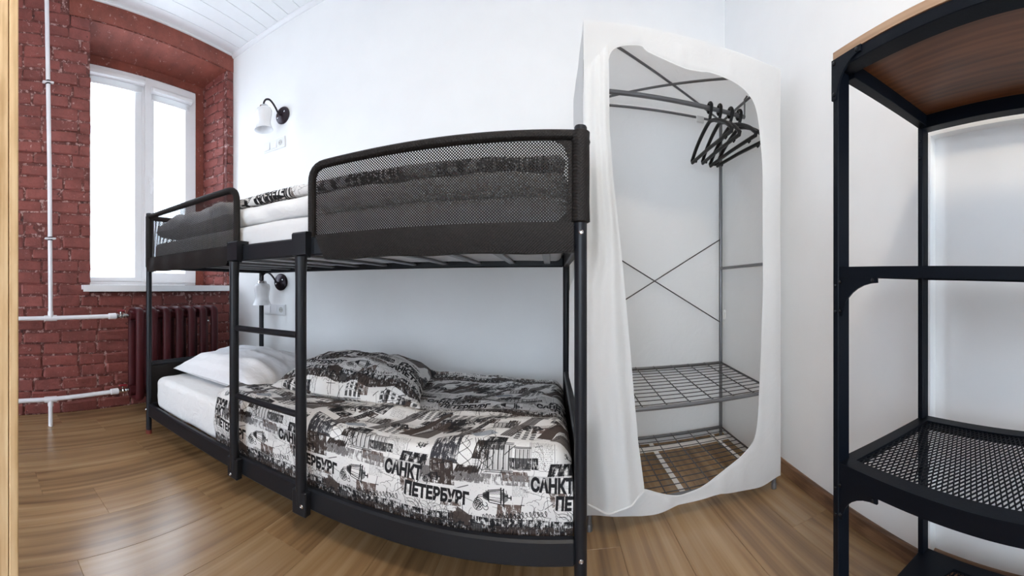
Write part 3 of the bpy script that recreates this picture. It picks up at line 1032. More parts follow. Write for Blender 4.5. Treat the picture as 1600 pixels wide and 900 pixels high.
for zz, y0 in ((0.677, 0.865), (0.180, 0.880)):
    MB().lathe([(0.0135, 0), (0.019, 0.002), (0.020, 0.05), (0.016, 0.056)], (PX, y0, zz), (0, 1, 0), 16).build('collar', M['pipe'], pipe)
    v_ = MB()
    v_.cyl((PX, y0 + 0.05, zz), (PX, 1.0145, zz), 0.0105)
    for yy, rr in ((0.062, 0.015), (0.088, 0.017), (0.112, 0.014), (0.126, 0.0125)):
        v_.lathe([(rr * 0.85, -0.007), (rr, -0.004), (rr, 0.004), (rr * 0.85, 0.007)], (PX, y0 + yy, zz), (0, 1, 0), 8)
    v_.cyl((PX, y0 + 0.088, zz), (PX, y0 + 0.088, zz + 0.03), 0.006)
    vb = v_.build('valve', M['chrome'], pipe)
    MB().box(PX - 0.010, PX + 0.010, y0 + 0.062, y0 + 0.118, zz + 0.028, zz + 0.040, 0.004).build('valve_lever', M['valve'], vb)
for zz, yy in ((2.145, 0.462), (1.171, 0.476)):
    c_ = MB()
    c_.lathe([(0.0150, -0.011), (0.0185, -0.011), (0.0185, -0.005), (0.0150, -0.005)], (PX, yy, zz), (0, 0, 1), 16)
    c_.lathe([(0.0150, 0.005), (0.0185, 0.005), (0.0185, 0.011), (0.0150, 0.011)], (PX, yy, zz), (0, 0, 1), 16)
    cb = c_.build('clamp', M['bronze'], pipe)
    e_ = MB().box(PX - 0.004, PX + 0.016, yy - 0.036, yy + 0.036, zz - 0.006, zz + 0.006, 0.003)
    e_.build('clamp_bracket', M['pipe'], cb)

rad = empty('radiator', (PX, 1.37, 0.0), 'dark maroon ribbed cast iron radiator under the window sill', 'radiator')
for k in range(7):
    yy = 1.066 + 0.1025 * k
    loop = []
    for cx, cz, a0 in ((0.036, 0.680, 0), (-0.036, 0.680, pi / 2), (-0.036, 0.160, pi), (0.036, 0.160, 1.5 * pi)):
        for q in range(7):
            a = a0 + (pi / 2) * q / 6
            loop.append((PX + cx + 0.026 * cos(a), yy, cz + 0.032 * sin(a)))
    s_ = MB().tube(loop, 0.031, 14, closed=True, ry=0.022, up=(1, 0, 0.2))
    for zz in (0.677, 0.175):
        s_.cyl((PX, yy - 0.0512, zz), (PX, yy + 0.0512, zz), 0.033, 16)
    s_.build('radiator_section', M['radiator'], rad, smooth=50)
for yy in (1.066 + 0.1025 * 1 - 0.05, 1.066 + 0.1025 * 5.5):
    MB().cyl((PX - 0.10, yy, 0.60), (XA - 0.004, yy, 0.60), 0.008).build('hanger_hook', M['radiator'], rad)
MB().lathe([(0.006, 0), (0.008, 0.006), (0.003, 0.01)], (PX + 0.05, 1.066 + 0.1025 * 5.5, 0.62), (1, 0, 0), 10).build('bleed_screw', M['chrome'], rad)

# =================================================================== WALL LAMPS AND SOCKETS


def wall_lamp(bx, bz, label):
    t = empty('wall_lamp', (bx, YB, bz), label, 'lamp', 'glass wall lamps on the white wall')
    MB().lathe([(0.064, 0.0), (0.066, -0.010), (0.060, -0.018), (0.045, -0.022), (0.030, -0.030), (0.0, -0.032)], (bx, YB, bz), (0, 1, 0), 32).build('base_plate', M['bronze'], t)
    for s_ in (-1, 1):
        MB().lathe([(0.006, 0), (0.006, -0.008), (0.0, -0.011)], (bx + 0.034 * s_, YB - 0.021, bz + 0.016 * s_), (0, 1, 0), 12).build('screw_cap', M['chrome'], t)
    sx, sy = bx - 0.008, YB - 0.205
    pts = [(bx, YB - 0.028, bz - 0.003), (bx - 0.001, YB - 0.055, bz - 0.002), (bx - 0.002, YB - 0.085, bz + 0.030), (bx - 0.004, YB - 0.118, bz + 0.058),
           (bx - 0.005, YB - 0.152, bz + 0.070), (bx - 0.007, YB - 0.186, bz + 0.058), (sx, sy, bz + 0.030), (sx, sy, bz + 0.005)]
    sm = []
    for i in range(len(pts) - 1):                       # Catmull-Rom through the bends
        p = [Vector(pts[max(0, min(len(pts) - 1, i + d))]) for d in (-1, 0, 1, 2)]
        for q in range(5):
            u = q / 5
            sm.append(0.5 * ((2 * p[1]) + (p[2] - p[0]) * u + (2 * p[0] - 5 * p[1] + 4 * p[2] - p[3]) * u * u + (3 * p[1] - p[0] - 3 * p[2] + p[3]) * u ** 3))
    sm.append(Vector(pts[-1]))
    MB().tube(sm, 0.0072, 10).build('arm', M['bronze'], t)
    MB().lathe([(0.010, 0.012), (0.030, 0.006), (0.034, -0.006), (0.034, -0.018), (0.0, -0.018)], (sx, sy, bz), (0, 0, 1), 24).build('shade_holder', M['chrome'], t)
    pr = [(0.034, -0.010), (0.052, -0.018), (0.060, -0.032), (0.059, -0.055), (0.053, -0.085), (0.050, -0.110), (0.053, -0.135), (0.062, -0.158), (0.070, -0.170),
          (0.067, -0.170), (0.059, -0.157), (0.050, -0.134), (0.047, -0.110), (0.050, -0.085), (0.056, -0.055), (0.056, -0.033), (0.045, -0.022), (0.0, -0.020)]
    MB().lathe(pr, (sx, sy, bz), (0, 0, 1), 32).build('shade', M['opal'], t, smooth=60)
    return t


wall_lamp(-1.884, 2.190, 'white glass wall lamp on a bronze arm above the bunk bed')
wall_lamp(-1.904, 0.908, 'white glass wall lamp on a bronze arm below the upper bunk')


def socket(x1, zc, label):
    w, h = 0.228, 0.086
    x0 = x1 - w
    t = empty('wall_socket', ((x0 + x1) / 2, YB, zc - h / 2), label, 'socket', 'triple socket plates on the white wall')
    MB().box(x0, x1, YB - 0.009, YB, zc - h / 2, zc + h / 2, 0.003).build('cover_plate', M['plastic'], t, smooth=0)
    for k in range(2):
        cx = x0 + 0.043 + 0.071 * k
        sw = MB()
        sw.prism([(cx - 0.028, YB - 0.009, zc - 0.029), (cx - 0.028, YB - 0.016, zc - 0.029), (cx - 0.028, YB - 0.012, zc + 0.029), (cx - 0.028, YB - 0.009, zc + 0.029)], (0.056, 0, 0))
        sw.build('rocker_switch', M['plastic'], t, smooth=0)
    cx = x0 + 0.043 + 0.142
    o = MB().box(cx - 0.029, cx + 0.029, YB - 0.011, YB - 0.009, zc - 0.029, zc + 0.029)
    ou = o.build('outlet', M['plastic'], t, smooth=0)
    MB().lathe([(0.0215, -0.0112), (0.0200, -0.0125), (0.0190, -0.0115), (0.0, -0.0113)], (cx, YB, zc), (0, 1, 0), 28).build('outlet_well', M['socket_grey'], ou)
    for s_ in (-1, 1):
        MB().cyl((cx + 0.0095 * s_, YB - 0.0126, zc), (cx + 0.0095 * s_, YB - 0.0113, zc), 0.0028, 10).build('pin_hole', M['dark_hole'], ou)
    return t


socket(-1.862, 1.988, 'white triple socket and switch plate below the upper wall lamp')
socket(-1.856, 0.694, 'white triple socket and switch plate below the lower wall lamp')

# =================================================================== BUNK BED
BX, BY, BL, BD = 0.082, 1.004, 2.0226, 0.93
X0, X1, Y0, Y1 = BX - BL, BX, BY, BY + BD
bed = empty('bunk_bed', ((X0 + X1) / 2, (Y0 + Y1) / 2, 0), 'charcoal metal bunk bed with mesh guard rails and a front ladder', 'bed')
for px in (X0, X1):
    for py in (Y0, Y1):
        p_ = MB().cyl((px, py, 0.022), (px, py, 1.302), 0.0175, 20)
        p_.lathe([(0.0175, 1.300), (0.0160, 1.305), (0.0, 1.3055)], (px, py, 0), (0, 0, 1), 20)
        po_ = p_.build('post', M['bed'], bed)
        MB().cyl((px, py, 0.0), (px, py, 0.023), 0.0182, 20).build('foot_cap', M['bed_foot'] if px == X0 else M['dark_hole'], po_)


def hrail(x0, x1, y, z0, z1, t, name, parent, mat='bed', c=0.006):
    return MB().box(x0, x1, y - t / 2, y + t / 2, z0, z1, c).build(name, M[mat], parent, smooth=35)


for y in (Y0, Y1):
    hrail(X0 + 0.015, X1 - 0.015, y, 0.106, 0.179, 0.028, 'lower_side_rail', bed)
    hrail(X0 + 0.015, X1 - 0.015, y, 0.972, 1.037, 0.028, 'upper_side_rail', bed)
for x in (X0, X1):
    for z0, z1, nm in ((0.106, 0.179, 'lower_end_rail'), (0.972, 1.037, 'upper_end_rail'), (0.402, 0.426, 'headboard_rail' if x == X0 else 'footboard_rail')):
        MB().box(x - 0.013, x + 0.013, Y0 + 0.012, Y1 - 0.012, z0, z1, 0.005).build(nm, M['bed'], bed, smooth=35)
    MB().box(x - 0.004, x + 0.004, Y0 + 0.014, Y1 - 0.014, 0.178, 0.404).build('headboard_cloth' if x == X0 else 'footboard_cloth', M['mesh_dense'], bed, smooth=0)
# slats of both bases and their centre beams
for zt in (0.150, 1.000):
    for k in range(11):
        xs = X0 + 0.10 + k * (BL - 0.20) / 10
        MB().box(xs - 0.016, xs + 0.016, Y0 + 0.013, Y1 - 0.013, zt - 0.012, zt, 0.003).build('slat', M['pole'], bed, smooth=0)
# ladder
LXs = (-1.131, -0.785)
for lx in LXs:
    pts = [(lx, Y0 - 0.030, 0.128), (lx, Y0 - 0.033, 0.30), (lx, Y0 - 0.033, 0.90), (lx, Y0 - 0.032, 0.968)]
    lp_ = MB().tube(pts, [0.0195, 0.0195, 0.0195, 0.0215], 16).build('ladder_post', M['bed'], bed)
    hk = MB()
    hk.prism([(lx - 0.030, Y0 - 0.018, 0.965), (lx - 0.030, Y0 - 0.046, 0.975), (lx - 0.030, Y0 - 0.046, 1.046), (lx - 0.030, Y0 - 0.040, 1.052), (lx - 0.030, Y0 + 0.020, 1.052), (lx - 0.030, Y0 + 0.020, 1.040), (lx - 0.030, Y0 - 0.015, 1.040)], (0.060, 0, 0))
    hk.build('ladder_hook', M['bed'], lp_, smooth=0)
    MB().box(lx - 0.030, lx + 0.030, Y0 - 0.046, Y0 - 0.014, 0.094, 0.178, 0.004).build('ladder_foot_plate', M['bed'], lp_, smooth=0)
for zr in (0.702, 0.430):
    MB().cyl((LXs[0] + 0.005, Y0 - 0.033, zr), (LXs[1] - 0.005, Y0 - 0.033, zr), 0.0115, 14).build('rung', M['bed'], bed)


def bolt(x, y, z, parent=bed):
    MB().lathe([(0.0065, 0.0), (0.0065, -0.003), (0.0045, -0.0048), (0.0025, -0.0030), (0.0, -0.0030)], (x, y, z), (0, 1, 0), 14).build('bolt', M['chrome'], parent)


bolt(X1, Y0 - 0.0172, 1.013); bolt(X1, Y0 - 0.0172, 0.126); bolt(X0, Y0 - 0.0172, 0.144)
bolt(-0.770, Y0 - 0.0462, 0.132); bolt(-1.137, Y0 - 0.0462, 0.110)


# guard frames (tube inside a mesh sleeve) and the mesh stretched in them
def guard(pts, y, inner, axis='x'):
    """pts: (s, z) corner path; s runs along x (or y for the ends)."""
    P3 = [((s, y, z) if axis == 'x' else (y, s, z)) for s, z in pts]
    g_ = MB().tube(fillet(P3, 0.055, 6), 0.0145, 12).build('guard_frame', M['mesh_dense'], bed)
    m = MB()
    poly = [((s, y, z) if axis == 'x' else (y, s, z)) for s, z in inner]
    m.prism(poly, (0, 0.0012, 0) if axis == 'x' else (0.0012, 0, 0))
    m.build('mesh_panel', M['mesh'], bed, smooth=0)
    return g_


def rr(s0, s1, z0, z1, r, left=True, right=True):
    out = [(s0, z0), (s1, z0)]
    out += arc(s1 - r, z1 - r, r, 0, pi / 2, 6) if right else [(s1, z1)]
    out += arc(s0 + r, z1 - r, r, pi / 2, pi, 6) if left else [(s0, z1)]
    return out


GZ = 1.278
guard([(-0.762, 1.036), (-0.762, GZ), (X1, GZ + 0.003)], Y0, rr(-0.762, X1, 1.036, GZ, 0.05, True, False))
guard([(X0, GZ + 0.006), (-1.153, GZ - 0.002), (-1.153, 1.036)], Y0, rr(X0, -1.153, 1.036, GZ, 0.05, False, True))
guard([(X0, GZ), (X1, GZ)], Y1, rr(X0, X1, 1.036, GZ, 0.05, False, False))
for x in (X0, X1):
    guard([(Y0, GZ), (Y1, GZ)], x, rr(Y0, Y1, 1.036, GZ, 0.05, False, False), 'y')


# cloth skirts that wrap the upper side rail below the mesh
def skirt(x0, x1, cut):
    m = MB()
    yf, yb = Y0 - 0.0165, Y0 + 0.016
    z0, z1 = 0.958, 1.040
    def fn(a, b):
        x = x0 + (x1 - x0) * a
        if cut == 'l': x = x0 + 0.035 * (1 - b) ** 1 * (1 - a) + (x1 - x0) * a
        if cut == 'r': x = x0 + (x1 - x0) * a - 0.035 * (1 - b) * a
        bul = 0.003 * sin(x * 40) + 0.004 * sin(pi * b)
        return (x, yf - bul, z0 + (z1 - z0) * b + 0.002 * sin(x * 23) * (1 - b))
    m.grid(24, 6, fn)
    def fb(a, b):
        p = fn(a, 0)
        return (p[0], p[1] + (yb - yf) * b, p[2] - 0.002 * sin(pi * b))
    m.grid(24, 3, fb)
    def fk(a, b):
        p = fn(a, 0)
        return (p[0], yb, p[2] + (z1 - z0) * b)
    m.grid(24, 3, fk)
    return m.build('mesh_skirt', M['mesh_dense'], bed, smooth=60, fix=False)


skirt(-0.735, X1 - 0.020, 'l')
skirt(X0 + 0.010, -1.165, 'r')
# wide sleeve round the right front post
sv = MB()
prof = [(0.0185, 1.040), (0.026, 1.044), (0.0245, 1.10), (0.0250, 1.20), (0.0245, 1.255), (0.0265, 1.262), (0.0245, 1.270), (0.0255, 1.288), (0.0185, 1.293)]
sv.lathe(prof, (X1, Y0, 0), (0, 0, 1), 24)
sv.build('post_sleeve', M['mesh_dense'], bed, smooth=60)
sv = MB().lathe([(0.0185, 0.985), (0.0205, 0.99), (0.0200, 1.285), (0.0180, 1.290)], (X0, Y0, 0), (0, 0, 1), 20)
sv.build('post_sleeve', M['mesh_dense'], bed, smooth=60)
# gusset of dense cloth filling the inner corner next to the sleeve
gs = MB()
gs.prism([(X1 - 0.022, Y0 - 0.004, 1.036), (X1 - 0.022, Y0 - 0.004, 1.265)] + [(X1 - 0.085 + 0.05 * cos(a), Y0 - 0.004, 1.215 + 0.05 * sin(a)) for a in np.linspace(pi / 2, 0, 6)] + [(X1 - 0.035, Y0 - 0.004, 1.09)] + [(X1 - 0.085 + 0.05 * cos(a), Y0 - 0.004, 1.09 + 0.05 * sin(a)) for a in np.linspace(0, -pi / 2, 6)], (0, 0.002, 0))
gs.build('sleeve_gusset', M['mesh_dense'], bed, smooth=0)


# =================================================================== BEDDING
def nz(x, y, z=0.0, s=1.0):
    return noise.noise(Vector((x * s, y * s, z)))


def ridge(x, y, s, seed):
    return 1 - abs(noise.noise(Vector((x * s, y * s, seed)))) * 2


def slab(x0, x1, y0, y1, z0, z1, r, name, mat, amp=0.004, sc=6, nx=60, ny=30, **kw):
    """A padded block with rounded edges and soft creases: closed, one skin."""
    loop = []
    def prof(y0, y1, z0, z1, r):
        out = []
        n = 5
        for cy, cz, a0 in ((y1 - r, z1 - r, 0), (y0 + r, z1 - r, pi / 2), (y0 + r, z0 + r, pi), (y1 - r, z0 + r, 1.5 * pi)):
            for k in range(n + 1):
                a = a0 + pi / 2 * k / n
                out.append((cy + r * cos(a), cz + r * sin(a)))
        return out
    base = prof(y0, y1, z0, z1, r)
    # add points along the long runs
    full = []
    for i in range(len(base)):
        p, q = base[i], base[(i + 1) % len(base)]
        d = hypot(q[0] - p[0], q[1] - p[1])
        k = max(1, int(d / 0.035))
        for j in range(k): full.append((p[0] + (q[0] - p[0]) * j / k, p[1] + (q[1] - p[1]) * j / k))
    cy, cz = (y0 + y1) / 2, (z0 + z1) / 2
    xs = [x0, x0 + r * 0.15, x0 + r * 0.5, x0 + r] + [x0 + r + (x1 - x0 - 2 * r) * k / nx for k in range(1, nx)] + [x1 - r, x1 - r * 0.5, x1 - r * 0.15, x1]
    m = MB()
    vs, fs = [], []
    nf = len(full)
    for x in xs:
        e = min(x - x0, x1 - x)
        ins = r - sqrt(max(0, r * r - max(0, r - e) ** 2)) if e < r else 0.0
        for (y, z) in full:
            sy = (abs(y - cy) - ins) / abs(y - cy) if abs(y - cy) > ins + 1e-6 else 1
            sz = max(0.05, (abs(z - cz) - ins) / abs(z - cz)) if abs(z - cz) > 1e-6 else 1
            d = amp * (nz(x, y + z, 3.1, sc) + 0.7 * nz(x * 0.6, (y + z) * 1.6, 9.0, sc * 2.2))
            Y = cy + (y - cy) * sy; Z = cz + (z - cz) * sz
            d += 1.3 * amp * (ridge(x * 1.0 + (y + z) * 0.9, (y - z) * 1.1 - x * 0.5, sc * 0.9, 4.4) - 0.55)
            v = Vector((0, y - cy, (z - cz) * 3)).normalized() * d
            vs.append((x, Y + v.y, Z + v.z))
    nxx = len(xs)
    for i in range(nxx - 1):
        for k in range(nf):
            k2 = (k + 1) % nf
            fs.append((i * nf + k, i * nf + k2, (i + 1) * nf + k2, (i + 1) * nf + k))
    fs.append(tuple(range(nf))); fs.append(tuple((nxx - 1) * nf + k for k in range(nf - 1, -1, -1)))
    m.add(vs, fs)
    return m, kw


YM0, YM1 = Y0 + 0.020, Y1 - 0.020
# lower mattress with its sheet
m, _ = slab(X0 + 0.022, X1 - 0.022, YM0 + 0.013, YM1, 0.1525, 0.338, 0.034, '', None, 0.0050, 6)
m.build('mattress', M['sheet'], smooth=60, label='white sheeted mattress on the lower bunk below the printed duvet', cat='mattress')

# printed duvet on the lower bunk: front drop, top, and rounded left edge, as one thick sheet
DX0, DX1 = -1.36, X1 - 0.020


def duvet_point(a, s):
    """a 0..1 along x; s: metres from the front hem over the top towards the wall."""
    x = DX0 + (DX1 - DX0) * a
    xl = x - (0.10 * min(1, max(0, (s - 0.2) / 0.5)) * (1 - a) ** 2)      # left edge runs back at a slant
    drop, r = 0.190, 0.055
    yf = Y0 + 0.0225
    if s < drop:
        y, z = yf, 0.155 + s
        y -= 0.016 * max(0.0, sin(pi * (s - 0.03) / (drop - 0.03))) * (0.5 + 0.5 * sin(x * 9))
        out = Vector((0, -1, 0))
    elif s < drop + r * pi / 2:
        q = (s - drop) / r
        y, z = yf + r - r * cos(q), 0.155 + drop + r * sin(q)
        out = Vector((0, -cos(q), sin(q)))
    else:
        y, z = yf + r + (s - drop - r * pi / 2), 0.155 + drop + r
        out = Vector((0, 0, 1))
    top = min(1, max(0, (s - 0.10) / 0.12))
    w = 0.026 * nz(x, y, 1.7, 3.2) + 0.026 * (ridge(x * 0.7 + y * 0.5, y * 1.3 - x * 0.35, 3.0, 4.2) - 0.6) + 0.007 * nz(x, y * 1.4, 7.7, 12)
    w += 0.014 * math.exp(-((y - 1.30 - 0.18 * (x + 0.4)) / 0.035) ** 2) * min(1, max(0, (x + 0.75) * 3))      # a long pleat across the middle
    low = 0.006 * nz(x, s, 5.5, 9) + 0.004 * sin(x * 31 + 6 * s)
    d = w * top + low * (1 - top)
    d = max(d, -0.012 if s > 0.25 else -0.004)
    if s < 0.03: d = 0.0
    p = Vector((xl, y, z)) + out * d
    # left rim curls down on to the sheet; right rim is tucked
    e = (x - DX0)
    if e < 0.05:
        k = 1 - e / 0.05
        p -= out * 0.034 * k * k
    e2 = DX1 - x
    if e2 < 0.05 and s > drop:
        k = 1 - e2 / 0.05
        p -= out * 0.05 * k * k
    p.y = min(p.y, Y1 - 0.028)
    return p


SMAX = 0.190 + 0.055 * pi / 2 + (Y1 - 0.035 - (Y0 + 0.0225) - 0.055)
NU, NV = 130, 96
vs, uvs, fs = [], [], []
for lay_ in (0, 1):
    for i in range(NU):
        for j in range(NV):
            a = i / (NU - 1); s = SMAX * j / (NV - 1)
            p = duvet_point(a, s)
            if lay_:
                p = Vector((p.x, min(p.y + (0.006 if s < 0.2 else 0), Y1 - 0.028), p.z - (0.006 if s >= 0.16 else 0)))
            vs.append(p)
            x_ = DX0 + (DX1 - DX0) * a
            uvs.append(((x_ + 0.497 + 0.006) / TILE_W, (s - 0.003) / TILE_H))
for lay_ in (0, 1):
    o_ = lay_ * NU * NV
    for i in range(NU - 1):
        for j in range(NV - 1):
            q = (o_ + i * NV + j, o_ + (i + 1) * NV + j, o_ + (i + 1) * NV + j + 1, o_ + i * NV + j + 1)
            fs.append(q if not lay_ else q[::-1])
for i in range(NU - 1):
    for j in (0, NV - 1):
        fs.append((i * NV + j, (i + 1) * NV + j, NU * NV + (i + 1) * NV + j, NU * NV + i * NV + j))
for j in range(NV - 1):
    for i in (0, NU - 1):
        fs.append((i * NV + j, i * NV + j + 1, NU * NV + i * NV + j + 1, NU * NV + i * NV + j))
m = MB(); m.add(vs, fs)
m.build('duvet', M['print'], smooth=80, uv=uvs, label='black and white city print duvet spread over the lower bunk', cat='duvet')


def pillow(cx, cy, cz, a, b, t, rz, name, mat, label, cat='pillow', seed=0.0, n=44, flat=0.35, uvs=False, tilt=(0, 0), wr=0.008, group=None, puff=0.55):
    """Stuffed case: two skins meeting in a seam, corners drawn out, creased."""
    vs, fs, uv = [], [], []
    R = Matrix.Rotation(rz, 3, 'Z') @ Matrix.Rotation(tilt[0], 3, 'X') @ Matrix.Rotation(tilt[1], 3, 'Y')
    for side in (1, -1):
        for i in range(n):
            for j in range(n):
                u = -1 + 2 * i / (n - 1); v = -1 + 2 * j / (n - 1)
                u_ = math.copysign(abs(u) ** 0.8, u); v_ = math.copysign(abs(v) ** 0.8, v)
                h = (max(0, 1 - abs(u_) ** 2.6) * max(0, 1 - abs(v_) ** 2.6)) ** puff
                px = a * u_ * (1 - 0.09 * (1 - v_ * v_) * abs(u_) ** 3)
                py = b * v_ * (1 - 0.09 * (1 - u_ * u_) * abs(v_) ** 3)
                edge = min(1, 3 * h)
                w = wr * edge * (ridge(px + seed, py * 1.6 - px * 0.8, 6, seed) - 0.5) + 0.5 * wr * nz(px + seed, py, seed, 14) * edge
                z = t * h * (1 if side > 0 else -flat) + (w if side > 0 else 0)
                p = R @ Vector((px, py, z))
                vs.append((cx + p.x, cy + p.y, cz + p.z))
                uv.append(((px + 0.3) / TILE_W * 1.0, (py + 0.2) / TILE_H))
    N2 = n * n
    for side in (0, 1):
        o_ = side * N2
        for i in range(n - 1):
            for j in range(n - 1):
                q = (o_ + i * n + j, o_ + (i + 1) * n + j, o_ + (i + 1) * n + j + 1, o_ + i * n + j + 1)
                fs.append(q if side == 0 else q[::-1])
    for i in range(n - 1):
        for j in (0, n - 1):
            fs.append((i * n + j, (i + 1) * n + j, N2 + (i + 1) * n + j, N2 + i * n + j))
            fs.append((j * n + i, j * n + i + 1, N2 + j * n + i + 1, N2 + j * n + i))
    m = MB(); m.add(vs, fs)
    return m.build(name, mat, smooth=80, uv=uv if uvs else None, label=label, cat=cat, group=group)


pillow(-1.555, 1.435, 0.387, 0.36, 0.285, 0.125, -0.03, 'pillow', M['pillow'], 'white striped pillow at the window end of the lower bunk', seed=2.3, wr=0.016, tilt=(0.03, -0.02))
pillow(-0.86, 1.500, 0.425, 0.34, 0.25, 0.115, 0.16, 'pillow', M['print'], 'city print pillow lying on the printed duvet of the lower bunk', seed=8.1, uvs=True, wr=0.019, tilt=(0.06, 0.02), flat=0.30)

# upper bunk: mattress, thick white topper, pillow, folded printed duvet
m, _ = slab(X0 + 0.024, X1 - 0.026, YM0, YM1, 1.002, 1.122, 0.03, '', None, 0.004, 5)
m.build('mattress', M['mattress'], smooth=60, label='pale mattress on the upper bunk behind the mesh guard', cat='mattress')
m, _ = slab(-1.235, X1 - 0.032, YM0 + 0.006, YM1 - 0.010, 1.126, 1.200, 0.034, '', None, 0.008, 7)
m.build('mattress_topper', M['sheet'], smooth=60, label='white padded topper between the upper mattress and the folded duvet', cat='mattress topper')
pillow(-1.580, 1.380, 1.190, 0.332, 0.350, 0.100, 0.0, 'pillow', M['pillow'], 'white pillow on the upper bunk behind the window end guard', seed=5.2, flat=0.66, wr=0.024, puff=0.24)
m, _ = slab(-1.225, X1 - 0.040, YM0 + 0.022, YM1 - 0.030, 1.208, 1.246, 0.018, '', None, 0.0045, 7)
uv_ = [((-p[0] - 0.8225) / TILE_W, 0.225 - (p[1] - (YM0 + 0.022) + p[2] - 1.227) / TILE_H) for p in m.v]
m.build('duvet', M['print'], smooth=60, uv=uv_, label='city print duvet folded flat on the upper bunk', cat='duvet')

# =================================================================== FABRIC WARDROBE
WX0, WX1, WY0, WY1, WH = 0.119, 0.919, 1.280, 1.830, 1.800
wd = empty('fabric_wardrobe', ((WX0 + WX1) / 2, (WY0 + WY1) / 2, 0), 'white fabric wardrobe with an open zip front showing wire shelves', 'wardrobe')
pxl, pxr, pyf, pyb = WX0 + 0.018, WX1 - 0.015, WY0 + 0.020, WY1 - 0.018
ZT = 1.778
for px in (pxl, pxr):
    for py in (pyf, pyb):
        f_ = MB().cyl((px, py, 0.0), (px, py, ZT), 0.0092, 14)
        f_.lathe([(0.0115, 0.0), (0.0115, 0.02), (0.0092, 0.024)], (px, py, 0), (0, 0, 1), 14)
        f_.build('pole', M['pole'], wd)
    MB().cyl((px, pyf, ZT - 0.006), (px, pyb, ZT - 0.006), 0.0065, 10).build('top_side_bar', M['pole'], wd)
    MB().cyl((px, pyf, 0.970), (px, pyb, 0.970), 0.0075, 10).build('side_bar', M['pole'], wd)
for py in (pyf, pyb):
    MB().cyl((pxl, py, ZT - 0.002), (pxr, py, ZT - 0.002), 0.0065, 10).build('top_bar', M['pole'], wd)
MB().cyl((pxl, pyf, ZT + 0.004), (pxr, pyb, ZT + 0.004), 0.0055, 10).build('roof_brace', M['pole'], wd)
MB().cyl((pxl, pyb, ZT - 0.008), (pxr, pyf, ZT - 0.008), 0.0055, 10).build('roof_brace', M['pole'], wd)
for za, zb in ((1.130, 0.672), (0.658, 1.132)):
    MB().cyl((pxl, pyb - 0.004, za), (pxr, pyb - 0.004, zb), 0.0030, 8).build('back_brace', M['wire'], wd)
YH = 1.545
rail_pts = [(pxl + 0.004, YH, ZT - 0.01), (pxl + 0.006, YH, 1.700), (pxr - 0.006, YH, 1.694), (pxr - 0.006, YH, ZT - 0.03), (pxr - 0.012, YH - 0.012, ZT - 0.014), (pxr + 0.004, YH - 0.03, ZT + 0.016)]
MB().cyl((pxl + 0.004, YH, 1.700), (pxr - 0.004, YH, 1.694), 0.0105, 16).build('hanging_rail', M['pole'], wd)
for px, s_ in ((pxl, 1), (pxr, -1)):
    MB().tube([(px + 0.004 * s_, YH, 1.690), (px + 0.003 * s_, YH, ZT - 0.022), (px + 0.008 * s_, YH - 0.006, ZT - 0.004), (px, YH - 0.02, ZT + 0.012)], 0.0042, 8).build('rail_hook', M['pole'], wd)
# loose tie on the back pole
tie = MB().tube([(pxr + 0.016 + 0.010 * cos(a) * 0.6, pyb - 0.012, 0.715 + 0.026 * sin(a)) for a in np.linspace(0, 2 * pi, 18)[:-1]], 0.0025, 6, closed=True)
tie.build('tie', M['clear_tie'], wd)
c_ = MB().box(0.755, 0.80, pyb - 0.012, pyb - 0.002, ZT - 0.032, ZT + 0.006, 0.004)
c_.build('bar_clip', M['clear_tie'], wd)


def wire_shelf(zf, zb, full_front):
    z_at = lambda y: zf + (zb - zf) * (y - pyf) / (pyb - pyf)
    sh = MB()
    loop = [(pxl, pyf, zf), (pxl + 0.02, pyf, zf), (pxr - 0.02, pyf, zf), (pxr, pyf, zf), (pxr, pyf + 0.03, z_at(pyf + 0.03)), (pxr, pyb - 0.03, z_at(pyb - 0.03)),
            (pxr, pyb, zb), (pxr - 0.02, pyb, zb), (pxl + 0.02, pyb, zb), (pxl, pyb, zb), (pxl, pyb - 0.03, z_at(pyb - 0.03)), (pxl, pyf + 0.03, z_at(pyf + 0.03))]
    sh.tube(loop, [0.0082, 0.0082, 0.0082, 0.0082, 0.0045, 0.0045] * 2, 12, closed=True)
    o = sh.build('wire_shelf', M['pole'], wd)
    for k in range(12):
        y = pyf + 0.022 + k * (pyb - pyf - 0.044) / 11
        MB().cyl((pxl, y, z_at(y) + 0.004), (pxr, y, z_at(y) + 0.004), 0.0019, 6).build('wire', M['wire'], o)
    for k in range(9):
        x = pxl + 0.006 + k * (pxr - pxl - 0.012) / 8
        MB().tube([(x, pyf, zf + 0.008), (x, pyf + 0.012, z_at(pyf) + 0.007), (x, pyb - 0.012, z_at(pyb) + 0.007), (x, pyb, zb + 0.008)], 0.0024, 6).build('wire', M['wire'], o)


wire_shelf(0.420, 0.452, True)
wire_shelf(0.085, 0.098, True)
# floor straps of the cover
for x, w in ((0.505, 0.022), (0.845, 0.020)):
    MB().box(x - w / 2, x + w / 2, WY0 + 0.015, WY1 - 0.02, 0.066, 0.068).build('floor_strap', M['strap'], wd, smooth=0)
MB().box(WX0 + 0.01, WX1 - 0.01, WY1 - 0.11, WY1 - 0.055, 0.0645, 0.0655).build('floor_strap', M['strap'], wd, smooth=0)


def crease(u, v, seed, amp):
    return amp * (nz(u, v, seed, 3.0) + 0.5 * (ridge(u * 1.2, v * 0.7, 4.0, seed + 3) - 0.5) + 0.25 * nz(u, v, seed + 7, 14))


# back, right and left sheets, roof
TH = 0.0016


def sheet(name, fn, nu, nv, n):
    m = MB()
    m.grid(nu, nv, fn)
    o = m.build(name, M['fabric'], wd, smooth=80, fix=False)
    return o


